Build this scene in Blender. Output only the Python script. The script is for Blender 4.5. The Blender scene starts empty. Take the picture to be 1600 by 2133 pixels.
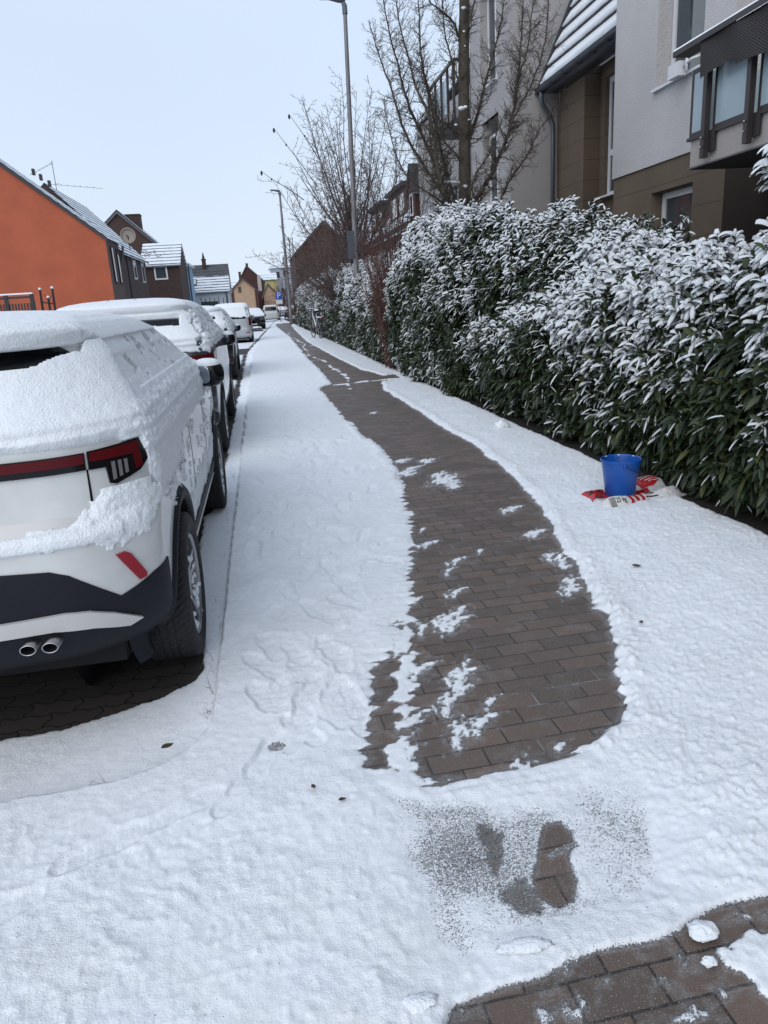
import bpy, bmesh, math, random
import numpy as np
from mathutils import Matrix, Vector
rng=np.random.default_rng(7); random.seed(7)
PI=math.pi; R_=math.radians
# ------------------------------------------------------------------ camera
scn=bpy.context.scene
F_PX=1500.0; EYE=1.55
_v=np.array([-265,426.5,-1500.]); _u=np.array([-.062,1,0]); _u[2]=-(_u@_v)/_v[2]
_v/=np.linalg.norm(_v); _u/=np.linalg.norm(_u); _r=np.cross(_v,_u)
cam=bpy.data.cameras.new("camera"); co=bpy.data.objects.new("camera",cam); scn.collection.objects.link(co)
co.matrix_world=Matrix(((_r[0],_r[1],_r[2],0),(_v[0],_v[1],_v[2],0),(_u[0],_u[1],_u[2],EYE),(0,0,0,1)))
cam.sensor_fit='VERTICAL'; cam.sensor_height=24; cam.lens=24*F_PX/2133; cam.clip_start=.05; cam.clip_end=3000
scn.camera=co
# ------------------------------------------------------------------ sky, sun, exposure
SUN_EL,SUN_ROT=R_(38),R_(215)
w=bpy.data.worlds.new("World"); scn.world=w; w.use_nodes=True; nt=w.node_tree; nt.nodes.clear()
sky=nt.nodes.new('ShaderNodeTexSky'); sky.sky_type='NISHITA'; sky.sun_disc=False; sky.sun_elevation=SUN_EL; sky.sun_rotation=SUN_ROT
sky.air_density=1; sky.dust_density=4; sky.ozone_density=2
tc=nt.nodes.new('ShaderNodeTexCoord'); sp=nt.nodes.new('ShaderNodeSeparateXYZ'); nt.links.new(tc.outputs['Generated'],sp.inputs[0])
rp=nt.nodes.new('ShaderNodeValToRGB'); nt.links.new(sp.outputs['Z'],rp.inputs[0])
cr=rp.color_ramp; cr.elements[0].position=0; cr.elements[0].color=(6.8,7.7,8.8,1); cr.elements[1].position=.55; cr.elements[1].color=(5.6,6.7,8.4,1)
e=cr.elements.new(.2); e.color=(6.1,7.2,8.7,1)
ns=nt.nodes.new('ShaderNodeTexNoise'); ns.inputs['Scale'].default_value=1.6; ns.inputs['Detail'].default_value=3; nt.links.new(tc.outputs['Generated'],ns.inputs['Vector'])
mr=nt.nodes.new('ShaderNodeMapRange'); mr.inputs['From Min'].default_value=.3; mr.inputs['From Max'].default_value=.7; mr.inputs['To Min'].default_value=.955; mr.inputs['To Max'].default_value=1.045
nt.links.new(ns.outputs['Fac'],mr.inputs[0])
ml=nt.nodes.new('ShaderNodeVectorMath'); ml.operation='SCALE'; nt.links.new(rp.outputs[0],ml.inputs[0]); nt.links.new(mr.outputs[0],ml.inputs['Scale'])
mx=nt.nodes.new('ShaderNodeMix'); mx.data_type='RGBA'; mx.inputs[0].default_value=.9
nt.links.new(sky.outputs[0],mx.inputs[6]); nt.links.new(ml.outputs[0],mx.inputs[7])
bg=nt.nodes.new('ShaderNodeBackground'); bg.inputs[1].default_value=.10; nt.links.new(mx.outputs[2],bg.inputs[0])
wo=nt.nodes.new('ShaderNodeOutputWorld'); nt.links.new(bg.outputs[0],wo.inputs[0])
sl=bpy.data.lights.new("sun",'SUN'); sl.energy=1.15; sl.angle=R_(60); sl.color=(1,.96,.92)
so=bpy.data.objects.new("sun",sl); scn.collection.objects.link(so)
_d=Vector((math.sin(SUN_ROT)*math.cos(SUN_EL),math.cos(SUN_ROT)*math.cos(SUN_EL),math.sin(SUN_EL)))
so.rotation_euler=_d.to_track_quat('Z','Y').to_euler(); so.location=(0,0,40)
vs=scn.view_settings; vs.view_transform='Standard'; vs.look='None'; vs.gamma=1; vs.use_curve_mapping=False; vs.exposure=0.26
# ------------------------------------------------------------------ helpers
def tag(o,label=None,cat=None,group=None,kind=None):
    if label:o['label']=label
    if cat:o['category']=cat
    if group:o['group']=group
    if kind:o['kind']=kind
    return o
def thing(name,label,cat,loc=(0,0,0),rotz=0,group=None):
    o=bpy.data.objects.new(name,None); scn.collection.objects.link(o); o.location=loc; o.rotation_euler=(0,0,rotz); o.empty_display_size=.1
    return tag(o,label,cat,group)
def _h(ix,iy,iz,seed):
    n=(ix*374761393+iy*668265263+iz*2147483647+seed*1274126177)&0xffffffff
    n=((n^(n>>13))*1274126177)&0xffffffff
    n=(n^(n>>16))&0xffffffff
    return n/4294967295.0
def noise(x,y=0,z=0,seed=0):
    x,y,z=np.broadcast_arrays(np.asarray(x,float),np.asarray(y,float),np.asarray(z,float))
    fx,fy,fz=np.floor(x),np.floor(y),np.floor(z); ix,iy,iz=fx.astype(np.int64),fy.astype(np.int64),fz.astype(np.int64)
    tx,ty,tz=x-fx,y-fy,z-fz
    tx=tx*tx*(3-2*tx);ty=ty*ty*(3-2*ty);tz=tz*tz*(3-2*tz)
    def L(a,b,t):return a+(b-a)*t
    flat=np.all(z==0)
    c0=L(L(_h(ix,iy,iz,seed),_h(ix+1,iy,iz,seed),tx),L(_h(ix,iy+1,iz,seed),_h(ix+1,iy+1,iz,seed),tx),ty)
    if flat:return c0
    c1=L(L(_h(ix,iy,iz+1,seed),_h(ix+1,iy,iz+1,seed),tx),L(_h(ix,iy+1,iz+1,seed),_h(ix+1,iy+1,iz+1,seed),tx),ty)
    return L(c0,c1,tz)
def fbm(x,y=0,z=0,oct=3,seed=0):
    s=0;a=1;t=0
    for i in range(oct):
        s=s+a*noise(np.asarray(x)*2**i+17*i,np.asarray(y)*2**i+5*i,np.asarray(z)*2**i,seed+i);t+=a;a*=.5
    return s/t-.5
class MB:
    def __init__(s): s.v=[];s.f=[];s.n=0
    def add(s,v,f):
        v=np.asarray(v,float).reshape(-1,3); s.v.append(v)
        b=s.n; s.f+= [tuple(i+b for i in q) for q in f]; s.n+=len(v); return s
    def box(s,x0,x1,y0,y1,z0,z1,rz=0,c=None):
        v=np.array([(x,y,z) for z in(z0,z1) for y in(y0,y1) for x in(x0,x1)],float)
        if rz:
            c=c or((x0+x1)/2,(y0+y1)/2); k,q=math.cos(rz),math.sin(rz); d=v[:,:2]-c
            v[:,0]=c[0]+d[:,0]*k-d[:,1]*q; v[:,1]=c[1]+d[:,0]*q+d[:,1]*k
        return s.add(v,[(0,2,3,1),(4,5,7,6),(0,1,5,4),(2,6,7,3),(0,4,6,2),(1,3,7,5)])
    def quad(s,a,b,c,d): return s.add([a,b,c,d],[(0,1,2,3)])
    def poly(s,p): return s.add(p,[tuple(range(len(p)))])
    def prism(s,pts,d):   # polygon extruded along vector d
        n=len(pts); p=np.array(pts,float); v=np.vstack([p,p+np.array(d)])
        return s.add(v,[tuple(range(n-1,-1,-1)),tuple(range(n,2*n))]+[(i,(i+1)%n,n+(i+1)%n,n+i) for i in range(n)])
    def tube(s,pts,rad,n=6,caps=True):
        p=np.array(pts,float); k=len(p); rad=np.broadcast_to(rad,(k,)) if np.ndim(rad)==0 else np.array(rad)
        t=np.gradient(p,axis=0); t/=np.linalg.norm(t,axis=1)[:,None]+1e-9
        up=np.array([0,0,1.]) if abs(t[0,2])<.9 else np.array([1.,0,0])
        a=np.cross(t,up); ln=np.linalg.norm(a,axis=1)[:,None]; a=a/(ln+1e-9)
        for i in range(1,k):
            if a[i]@a[i-1]<0:a[i]*=-1
            if ln[i]<.05:a[i]=a[i-1]
        b=np.cross(t,a); th=np.arange(n)*2*PI/n
        v=(p[:,None]+rad[:,None,None]*(a[:,None]*np.cos(th)[None,:,None]+b[:,None]*np.sin(th)[None,:,None])).reshape(-1,3)
        f=[(i*n+j,i*n+(j+1)%n,(i+1)*n+(j+1)%n,(i+1)*n+j) for i in range(k-1) for j in range(n)]
        if caps:f+=[tuple(range(n-1,-1,-1)),tuple((k-1)*n+j for j in range(n))]
        return s.add(v,f)
    def lathe(s,prof,c=(0,0,0),axis='z',n=24,close=False):
        th=np.arange(n)*2*PI/n; v=[]
        for r,h in prof:
            x,y=r*np.cos(th),r*np.sin(th); z=np.full(n,h)
            if axis=='z':q=np.c_[x,y,z]
            elif axis=='x':q=np.c_[z,x,y]
            else:q=np.c_[x,z,y]
            v.append(q)
        v=np.vstack(v)+np.array(c); k=len(prof)
        f=[(i*n+j,i*n+(j+1)%n,(i+1)*n+(j+1)%n,(i+1)*n+j) for i in range(k-1) for j in range(n)]
        return s.add(v,f)
    def grid(s,P,wrap=False):
        a,b=P.shape[:2]; f=[(i*b+j,i*b+(j+1)%b,(i+1)*b+(j+1)%b,(i+1)*b+j) for i in range(a-1) for j in range(b if wrap else b-1)]
        return s.add(P.reshape(-1,3),f)
    def blob(s,c,r,e1=1,e2=1,nu=16,nv=10,rot=None):
        u=np.linspace(-PI,PI,nu,endpoint=False); v=np.linspace(-PI/2,PI/2,nv)
        sg=lambda t,e:np.sign(t)*np.abs(t)**e
        V,U=np.meshgrid(v,u,indexing='ij')
        P=np.stack([r[0]*sg(np.cos(V),e1)*sg(np.cos(U),e2),r[1]*sg(np.cos(V),e1)*sg(np.sin(U),e2),r[2]*sg(np.sin(V),e1)],-1)
        if rot is not None:P=P@np.array(Matrix(rot).to_3x3() if not isinstance(rot,np.ndarray) else rot).T
        return s.grid(P+np.array(c),wrap=True)
    def build(s,name,mat=None,parent=None,smooth=False,org=None,auto=None):
        if not s.v: return None
        V=np.vstack(s.v)
        if org is not None: V=V-np.array(org,float)
        me=bpy.data.meshes.new(name)
        me.from_pydata(V.tolist(),[],s.f); 
        if smooth: me.polygons.foreach_set('use_smooth',[True]*len(me.polygons))
        if auto is not None: me.set_sharp_from_angle(angle=R_(auto))
        if mat: me.materials.append(mat)
        me.update(); o=bpy.data.objects.new(name,me); scn.collection.objects.link(o)
        if parent is not None:o.parent=parent
        return o
def fast_mesh(name,V,Q,mat=None,parent=None,smooth=True,attrs=None,tri=False):
    """V (n,3) float, Q (m,k) int -> object, quick path for big meshes"""
    me=bpy.data.meshes.new(name); k=Q.shape[1]
    me.vertices.add(len(V)); me.vertices.foreach_set('co',np.ascontiguousarray(V,dtype=np.float32).ravel())
    me.loops.add(Q.size); me.loops.foreach_set('vertex_index',np.ascontiguousarray(Q,dtype=np.int32).ravel())
    me.polygons.add(len(Q)); me.polygons.foreach_set('loop_start',np.arange(0,Q.size,k,dtype=np.int32))
    if smooth: me.polygons.foreach_set('use_smooth',np.ones(len(Q),dtype=bool))
    me.update(calc_edges=True)
    for an,av in (attrs or {}).items():
        a=me.attributes.new(an,'FLOAT','POINT'); a.data.foreach_set('value',np.ascontiguousarray(av,dtype=np.float32))
    if mat: me.materials.append(mat)
    me.validate(); o=bpy.data.objects.new(name,me); scn.collection.objects.link(o)
    if parent is not None:o.parent=parent
    return o
# ------------------------------------------------------------------ materials
class NT:
    def __init__(s,name):
        s.m=bpy.data.materials.new(name); s.m.use_nodes=True; s.t=s.m.node_tree; s.b=s.t.nodes['Principled BSDF']
        s.geo=None
    def n(s,t,props=None,**inp):
        nd=s.t.nodes.new('ShaderNode'+t)
        for k,v in (props or {}).items(): setattr(nd,k,v)
        for k,v in inp.items():
            key=int(k[1:]) if k[0]=='i' and k[1:].isdigit() else k.replace('_',' ')
            s.set(nd.inputs[key],v)
        return nd
    def set(s,sock,v):
        if isinstance(v,bpy.types.NodeSocket): s.t.links.new(v,sock)
        elif isinstance(v,bpy.types.Node): s.t.links.new(v.outputs[0],sock)
        else:
            if isinstance(v,(tuple,list)) and sock.type=='RGBA' and len(v)==3: v=(*v,1)
            sock.default_value=v
    def pos(s):
        if not s.geo: s.geo=s.n('NewGeometry')
        return s.geo.outputs['Position']
    def obj(s): return s.n('TexCoord').outputs['Object']
    def noise(s,scale,detail=2,vec=None,rough=.5): return s.n('TexNoise',Vector=vec or s.pos(),Scale=scale,Detail=detail,Roughness=rough).outputs['Fac']
    def rng(s,v,a,b,c,d): return s.n('MapRange',None,i0=v,i1=a,i2=b,i3=c,i4=d).outputs[0]
    def math(s,op,a,b=0,c=0): return s.n('Math',{'operation':op},i0=a,i1=b,i2=c).outputs[0]
    def mix(s,f,a,b):
        nd=s.t.nodes.new('ShaderNodeMix'); nd.data_type='RGBA'; s.set(nd.inputs[0],f); s.set(nd.inputs[6],a); s.set(nd.inputs[7],b); return nd.outputs[2]
    def bump(s,h,dist=.01,st=1,nrm=None):
        nd=s.n('Bump',None,Height=h,Distance=dist,Strength=st)
        if nrm is not None:s.set(nd.inputs['Normal'],nrm)
        return nd.outputs[0]
    def out(s,col=None,rough=None,nrm=None,**kw):
        if col is not None:s.set(s.b.inputs['Base Color'],col)
        if rough is not None:s.set(s.b.inputs['Roughness'],rough)
        if nrm is not None:s.set(s.b.inputs['Normal'],nrm)
        for k,v in kw.items(): s.set(s.b.inputs[k.replace('_',' ')],v)
        return s.m
def simple(name,col,rough=.6,metal=0,bump=None,var=0,**kw):
    t=NT(name); c=col
    if var:
        f=t.noise(kw.pop('vs',3),3); c=t.mix(t.rng(f,.3,.7,0,1),tuple(x*(1-var) for x in col),tuple(min(1,x*(1+var)) for x in col))
    n=None
    if bump: n=t.bump(t.noise(bump[0],3),bump[1])
    return t.out(c,rough,n,Metallic=metal,**kw)
SNOWC=(.83,.86,.89)
def m_snow(name='snow',fine=160,amt=.004,lump=18,tint=SNOWC):
    t=NT(name); a=t.noise(fine,3); b=t.noise(lump,3); h=t.math('ADD',a,t.math('MULTIPLY',b,1.6))
    c=t.mix(t.rng(b,.3,.7,0,1),tuple(x*.965 for x in tint),tint)
    return t.out(c,.65,t.bump(h,amt*2.2),Specular_IOR_Level=.25,Subsurface_Weight=0)
M={}
M['snow']=m_snow('snow',130,.0024,22)
M['snow_leaf']=m_snow('leaf_snow',120,.002,40,(.70,.73,.76))
M['snow_far']=m_snow('far_snow',20,.01,2)
M['paint_white']=simple('white_paint',(.60,.61,.60),.30,var=.07,vs=7,Coat_Weight=.6,Coat_Roughness=.08)
M['paint_grey']=simple('dark_grey_paint',(.035,.04,.046),.3,0,Coat_Weight=.7)
M['paint_black']=simple('black_paint',(.006,.007,.011),.3,Coat_Weight=.2)
M['paint_silver']=simple('silver_paint',(.42,.44,.46),.35,.35,Coat_Weight=.5)
M['plastic']=simple('black_plastic',(.010,.011,.017),.6,Specular_IOR_Level=.25)
M['gloss_black']=simple('gloss_black',(.006,.006,.008),.15,Specular_IOR_Level=.25)
M['silver_trim']=simple('silver_trim',(.58,.57,.55),.4,.2)
M['red_lamp']=simple('red_lamp_glass',(.085,.004,.007),.3,Specular_IOR_Level=.2)
M['red_bright']=simple('red_reflector',(.30,.008,.02),.35)
M['clear_lamp']=simple('clear_lamp_glass',(.16,.16,.17),.2,Specular_IOR_Level=.3)
M['glass']=simple('dark_glass',(.006,.007,.009),.08,Specular_IOR_Level=.3)
M['mirror']=simple('mirror_glass',(.35,.38,.42),.12,.9)
M['chrome']=simple('chrome',(.42,.42,.43),.28,1)
M['dark']=simple('underbody_dark',(.004,.004,.005),.9)
M['rim']=simple('alloy_rim',(.32,.32,.33),.3,.8)
M['rim_dark']=simple('dark_rim',(.02,.02,.022),.4,.3)
M['plate']=simple('plate_white',(.6,.6,.58),.4)
def m_tyre():
    t=NT('tyre_rubber'); o=t.obj(); s=t.n('SeparateXYZ',None,Vector=o)
    n=t.noise(60,2); return t.out(t.mix(t.rng(n,.3,.7,0,1),(.010,.010,.012),(.018,.018,.02)),.75,t.bump(n,.001))
M['tyre']=m_tyre()
def m_plaster(name,col,speck=.0,dark=(.2,.2,.2),sc=90,bs=70,bd=.006,dirt=.08):
    t=NT(name); n=t.noise(sc,2); d=t.noise(.7,4); 
    c=t.mix(t.rng(d,.35,.7,0,1),col,tuple(x*(1-dirt*2) for x in col))
    if speck: c=t.mix(t.rng(n,.5,.68,0,speck),c,dark)
    return t.out(c,.9,t.bump(t.noise(bs,3),bd))
M['stucco']=m_plaster('white_stucco',(.54,.52,.515),.65,(.26,.25,.25),55,70,.014)
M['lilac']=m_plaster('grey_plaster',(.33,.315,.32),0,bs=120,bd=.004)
M['grey_plaster']=m_plaster('pale_grey_plaster',(.36,.345,.34),.15,(.25,.24,.24),50,60,.006)
def m_brown():
    t=NT('brown_plaster'); s=t.n('SeparateXYZ',None,Vector=t.pos()); z=t.math('MODULO',t.math('ADD',s.outputs['Z'],10.02),.47)
    line=t.math('LESS_THAN',z,.014); d=t.noise(1.2,4)
    c=t.mix(t.rng(d,.3,.7,0,1),(.105,.078,.055),(.135,.100,.07)); c=t.mix(t.math('MULTIPLY',line,.6),c,(.04,.028,.018))
    return t.out(c,.92,t.bump(t.math('SUBTRACT',t.math('MULTIPLY',t.noise(60,3),.6),line),.008))
M['brown']=m_brown()
M['brown_shaded']=m_plaster('shade_darkened_brown_plaster',(.045,.036,.030))  # brown plaster with the shade of the recess put into its colour
M['frame_white']=simple('white_window_frame',(.62,.62,.64),.4)
M['anthracite']=simple('anthracite_metal',(.028,.027,.030),.45,.3)
M['bronze']=simple('bronze_metal',(.05,.042,.042),.45,.4)
M['zinc']=simple('zinc_gutter',(.10,.11,.13),.4,.5)
M['slate']=simple('slate_edge',(.03,.036,.05),.6,bump=(30,.004))
M['tile_dark']=simple('dark_roof_tile',(.035,.034,.036),.7,bump=(20,.01))
M['concrete']=m_plaster('concrete_edge',(.36,.33,.31),.25,(.22,.2,.19),30,40,.005)
M['frosted']=simple('frosted_glass',(.30,.37,.41),.18,var=.12,vs=1.5)
M['pane']=simple('window_pane',(.05,.062,.07),.04)
M['blind']=simple('window_blind',(.30,.32,.31),.6)
def m_wicker():
    t=NT('wicker_mat'); s=t.n('SeparateXYZ',None,Vector=t.pos())
    a=t.math('SINE',t.math('MULTIPLY',s.outputs['Y'],150)); b=t.math('SINE',t.math('MULTIPLY',s.outputs['Z'],230)); h=t.math('MULTIPLY',a,b)
    return t.out(t.mix(t.rng(h,-1,1,0,1),(.008,.007,.007),(.045,.036,.034)),.6,t.bump(h,.006))
M['wicker']=m_wicker()
def m_brick(name,a,b,mort,sc=1,noisy=.4):
    t=NT(name); s=t.n('SeparateXYZ',None,Vector=t.pos()); u=t.math('ADD',s.outputs['X'],s.outputs['Y'])
    v=t.n('CombineXYZ',None,X=u,Y=s.outputs['Z'])
    k=t.n('TexBrick',None,Vector=v.outputs[0],Color1=(*a,1),Color2=(*b,1),Mortar=(*mort,1),Scale=sc); k.inputs['Brick Width'].default_value=.24; k.inputs['Row Height'].default_value=.077; k.inputs['Mortar Size'].default_value=.009
    d=t.noise(.9,4); c=t.mix(t.rng(d,.3,.7,0,noisy),k.outputs['Color'],tuple(x*.5 for x in a))
    return t.out(c,.9,t.bump(k.outputs['Fac'],-.006))
M['brick_brown']=m_brick('brown_brick',(.085,.045,.036),(.055,.032,.028),(.05,.04,.036))
M['brick_dark']=m_brick('dark_brick',(.065,.036,.030),(.09,.05,.04),(.035,.03,.028))
M['brick_red']=m_brick('red_brick',(.085,.03,.024),(.06,.024,.02),(.05,.035,.03))
M['orange']=m_plaster('orange_render',(.40,.098,.046),.12,(.30,.07,.03),8,30,.004,dirt=.10)
M['pink_plinth']=m_plaster('pinkish_plinth',(.30,.16,.14))
M['peach']=m_plaster('peach_render',(.40,.27,.18)); M['yellow']=m_plaster('yellow_render',(.50,.43,.18))
M['pale_blue']=m_plaster('light_blue_render',(.24,.38,.50)); M['white_wall']=m_plaster('white_render',(.46,.5,.54)); M['grey_wall']=m_plaster('grey_render',(.33,.34,.39)); M['pink']=m_plaster('pink_render',(.32,.24,.225)); M['mauve']=m_plaster('mauve_render',(.095,.062,.054))
def m_roof(name,step=.34,dark=(.028,.028,.032),w=.28,hole=.0,top=None,axis='Z',tile=.0):
    """snowy tiled roof: rows of tiles whose lower edges show dark between the snow; step = row height along axis"""
    t=NT(name); s=t.n('SeparateXYZ',None,Vector=t.obj()); wob=t.math('MULTIPLY',t.noise(3,2,t.obj()),.05)
    z=t.math('MODULO',t.math('ADD',t.math('ADD',s.outputs[axis],wob),50),step)
    line=t.rng(z,step*w*.6,step*w,1,0)
    nn=t.noise(1.1,4,t.obj()); line=t.math('MULTIPLY',line,t.rng(nn,.3,.6,.55,1.2))
    if tile:
        x=t.math('MODULO',t.math('ADD',t.math('ADD',s.outputs['X'],s.outputs['Y']),50),tile); gap=t.math('LESS_THAN',x,tile*.45)
        hn=t.rng(t.noise(.8,3,t.obj()),.56,.6,0,1); line=t.math('MAXIMUM',line,t.math('MULTIPLY',gap,t.math('MULTIPLY',hn,.9)))
    if top is not None:
        tt=t.rng(t.math('ADD',s.outputs['Z'],t.math('MULTIPLY',t.noise(1.5,3,t.obj()),.5)),top,top+.12,0,1)
        line=t.math('MAXIMUM',line,t.math('MULTIPLY',tt,.93))
    c=t.mix(line,(.74,.78,.82),dark)
    return t.out(c,.8,t.bump(t.math('SUBTRACT',0,line),.03))
M['roof_a']=m_roof('snowy_tile_roof',.30,w=.42); M['roof_b']=m_roof('snowy_pantile_roof',.26,w=.3,tile=.3); M['roof_c']=m_roof('snowy_roof_bare_ridge',.27,w=.36,top=5.05-.0); M['roof_far']=m_roof('thin_snow_roof',.5,w=.15)
M['bark']=simple('grey_brown_bark',(.062,.05,.038),.9,bump=(50,.008),var=.3,vs=14)
M['twig']=simple('thin_twig_bark',(.045,.033,.03),.9); M['twig_red']=simple('reddish_twig_bark',(.10,.045,.038),.85); M['twig_far']=simple('hornbeam_twig_bark',(.10,.072,.066),.9)
M['pole']=simple('galvanised_pole',(.17,.165,.17),.5,.4,var=.12,vs=2); M['lamp_head']=simple('grey_lamp_head',(.09,.105,.13),.45,.3)
M['blue']=simple('blue_plastic_bucket',(.006,.075,.34),.35,bump=(40,.0006)); M['blue_sign']=simple('parking_sign_blue',(.01,.06,.33),.5)
def m_leaf(name,a,b,c):
    t=NT(name); r=t.n('NewGeometry').outputs['Random Per Island']
    cr=t.n('ValToRGB',None,Fac=r); e=cr.color_ramp.elements; e[0].color=(*a,1); e[1].color=(*b,1); e[1].position=.8; k=cr.color_ramp.elements.new(.95); k.color=(*c,1)
    return t.out(cr.outputs[0],.42,Specular_IOR_Level=.4)
M['leaf']=m_leaf('laurel_leaf',(.016,.028,.012),(.034,.052,.022),(.07,.08,.022))
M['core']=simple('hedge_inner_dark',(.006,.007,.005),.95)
M['stem']=simple('laurel_stem',(.05,.055,.02),.8)
# ------------------------------------------------------------------ ground, pavement, parking bay
PATH=[(0.162,2.147),(0.219,2.247),(0.254,2.429),(0.31,2.633),(0.337,2.834),(0.402,2.908),(0.5,3.077),(0.535,3.289),(0.622,3.448),(0.69,3.854),(0.803,4.156),(0.921,4.617),(0.981,5.215),(1.051,5.8),(1.153,6.51),(1.175,7.452),(1.103,8.389),(1.042,9.551),(1.034,11.009),(0.998,12.973),(1.042,13.91),(1.298,14.44),(1.342,17.196),(1.342,22.3),(1.437,31.347),(1.471,42.927),(1.376,56.665),(1.463,67.871),(2.921,69.566),(2.313,50.638),(1.977,31.857),(2.128,21.439),(2.258,17.046),(2.498,15.221),(3.101,15.638),(3.4,15.5),(3.4,14.3),(2.805,14.426),(2.241,13.99),(2.087,12.811),(2.097,10.346),(2.099,8.381),(2.125,7.262),(2.083,6.2),(1.964,5.264),(1.858,4.559),(1.742,4.113),(1.667,3.69),(1.581,3.344),(1.519,3.047),(1.413,2.758),(1.314,2.514),(1.232,2.234),(1.178,2.149),(1.03,2.095),(0.888,2.016),(0.725,1.951),(0.618,1.978),(0.496,1.958),(0.374,1.988),(0.259,2.069),(0.179,2.089)]
BARE=[(0.242,0.5),(0.242,1.159),(0.282,1.225),(0.401,1.241),(0.527,1.261),(0.652,1.269),(0.766,1.274),(0.876,1.288),(0.977,1.324),(1.07,1.342),(1.182,1.344),(1.4,1.36),(2.6,1.5),(2.6,.5)]
SPR=[(0.157,2.1),(0.3,2.1),(0.399,1.957),(0.716,1.927),(1.173,2.12),(1.149,1.794),(1.046,1.52),(0.973,1.38),(0.775,1.289),(0.533,1.276),(0.297,1.239),(0.213,1.375),(0.193,1.685)]
SOLE=[(0.682,1.696),(0.70,1.722),(0.735,1.718),(0.75,1.669),(0.724,1.62),(0.705,1.6),(0.694,1.566),(0.685,1.497),(0.656,1.446),(0.617,1.434),(0.585,1.47),(0.591,1.537),(0.63,1.6),(0.655,1.651)]
SM1=[(0.491,1.774),(0.522,1.777),(0.559,1.705),(0.519,1.608),(0.489,1.561),(0.486,1.616)]
SM2=[(0.485,1.527),(0.559,1.544),(0.585,1.487),(0.565,1.419),(0.505,1.433),(0.482,1.478)]
UND=[(-4,2.70),(-1.187,2.761),(-0.97,2.774),(-0.741,2.863),(-0.572,2.938),(-0.458,3.038),(-0.423,3.145),(-0.44,3.4),(-.50,3.6),(-.55,4.2),(-.6,5.8),(-.5,6.1),(-.55,6.9),(-4,6.95)]
PAT=[(0.972,1.238),(1.073,1.236),(1.18,1.153),(1.1,1.03),(0.934,1.064),(0.909,1.128),(0.915,1.19)]
BLOBS=[(0.948,3.849),(0.904,3.526),(0.871,3.307),(0.791,3.154),(0.742,2.42),(0.587,2.462),(0.571,2.262),(0.688,2.649),(0.372,2.177),(0.424,2.383),(0.52,2.739),(0.502,3.025),(0.632,3.146),(0.684,3.494),(0.771,3.217),(1.663,4.326),(1.586,3.888),(1.538,3.464),(1.463,6.171),(1.46,5.982),(0.933,4.349),(0.97,4.656),(1.621,3.789),(1.486,3.375),(0.718,1.978),(1.218,6.378),(1.308,6.547),(1.719,17.539),(1.742,16.215),(1.968,14.397),(1.949,28.634),(1.497,6.798),(1.216,4.106),(1.275,6.9),(1.725,4.926),(1.64,4.893),(1.495,5.787),(1.503,10.198),(0.886,2.073),(1.03,3.989),(0.662,2.286)]
def sdist(X,Y,poly):
    """signed distance (positive inside) of points to polygon, metres"""
    P=np.array(poly,float); d2=np.full(X.shape,1e9); ins=np.zeros(X.shape,bool)
    for (x0,y0),(x1,y1) in zip(P,np.roll(P,-1,axis=0)):
        ex,ey=x1-x0,y1-y0; L=ex*ex+ey*ey+1e-12
        t=np.clip(((X-x0)*ex+(Y-y0)*ey)/L,0,1); d2=np.minimum(d2,(X-x0-t*ex)**2+(Y-y0-t*ey)**2)
        c=(y0>Y)!=(y1>Y); xi=x0+(Y-y0)/(ey if abs(ey)>1e-12 else 1e-12)*ex; ins^=c&(X<xi)
    d=np.sqrt(d2); return np.where(ins,d,-d)
def kerbx(y): return np.where(y>28,-.34+(np.maximum(y,28)-28)*.043,-.34)
def sm(t): t=np.clip(t,0,1); return t*t*(3-2*t)
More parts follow.
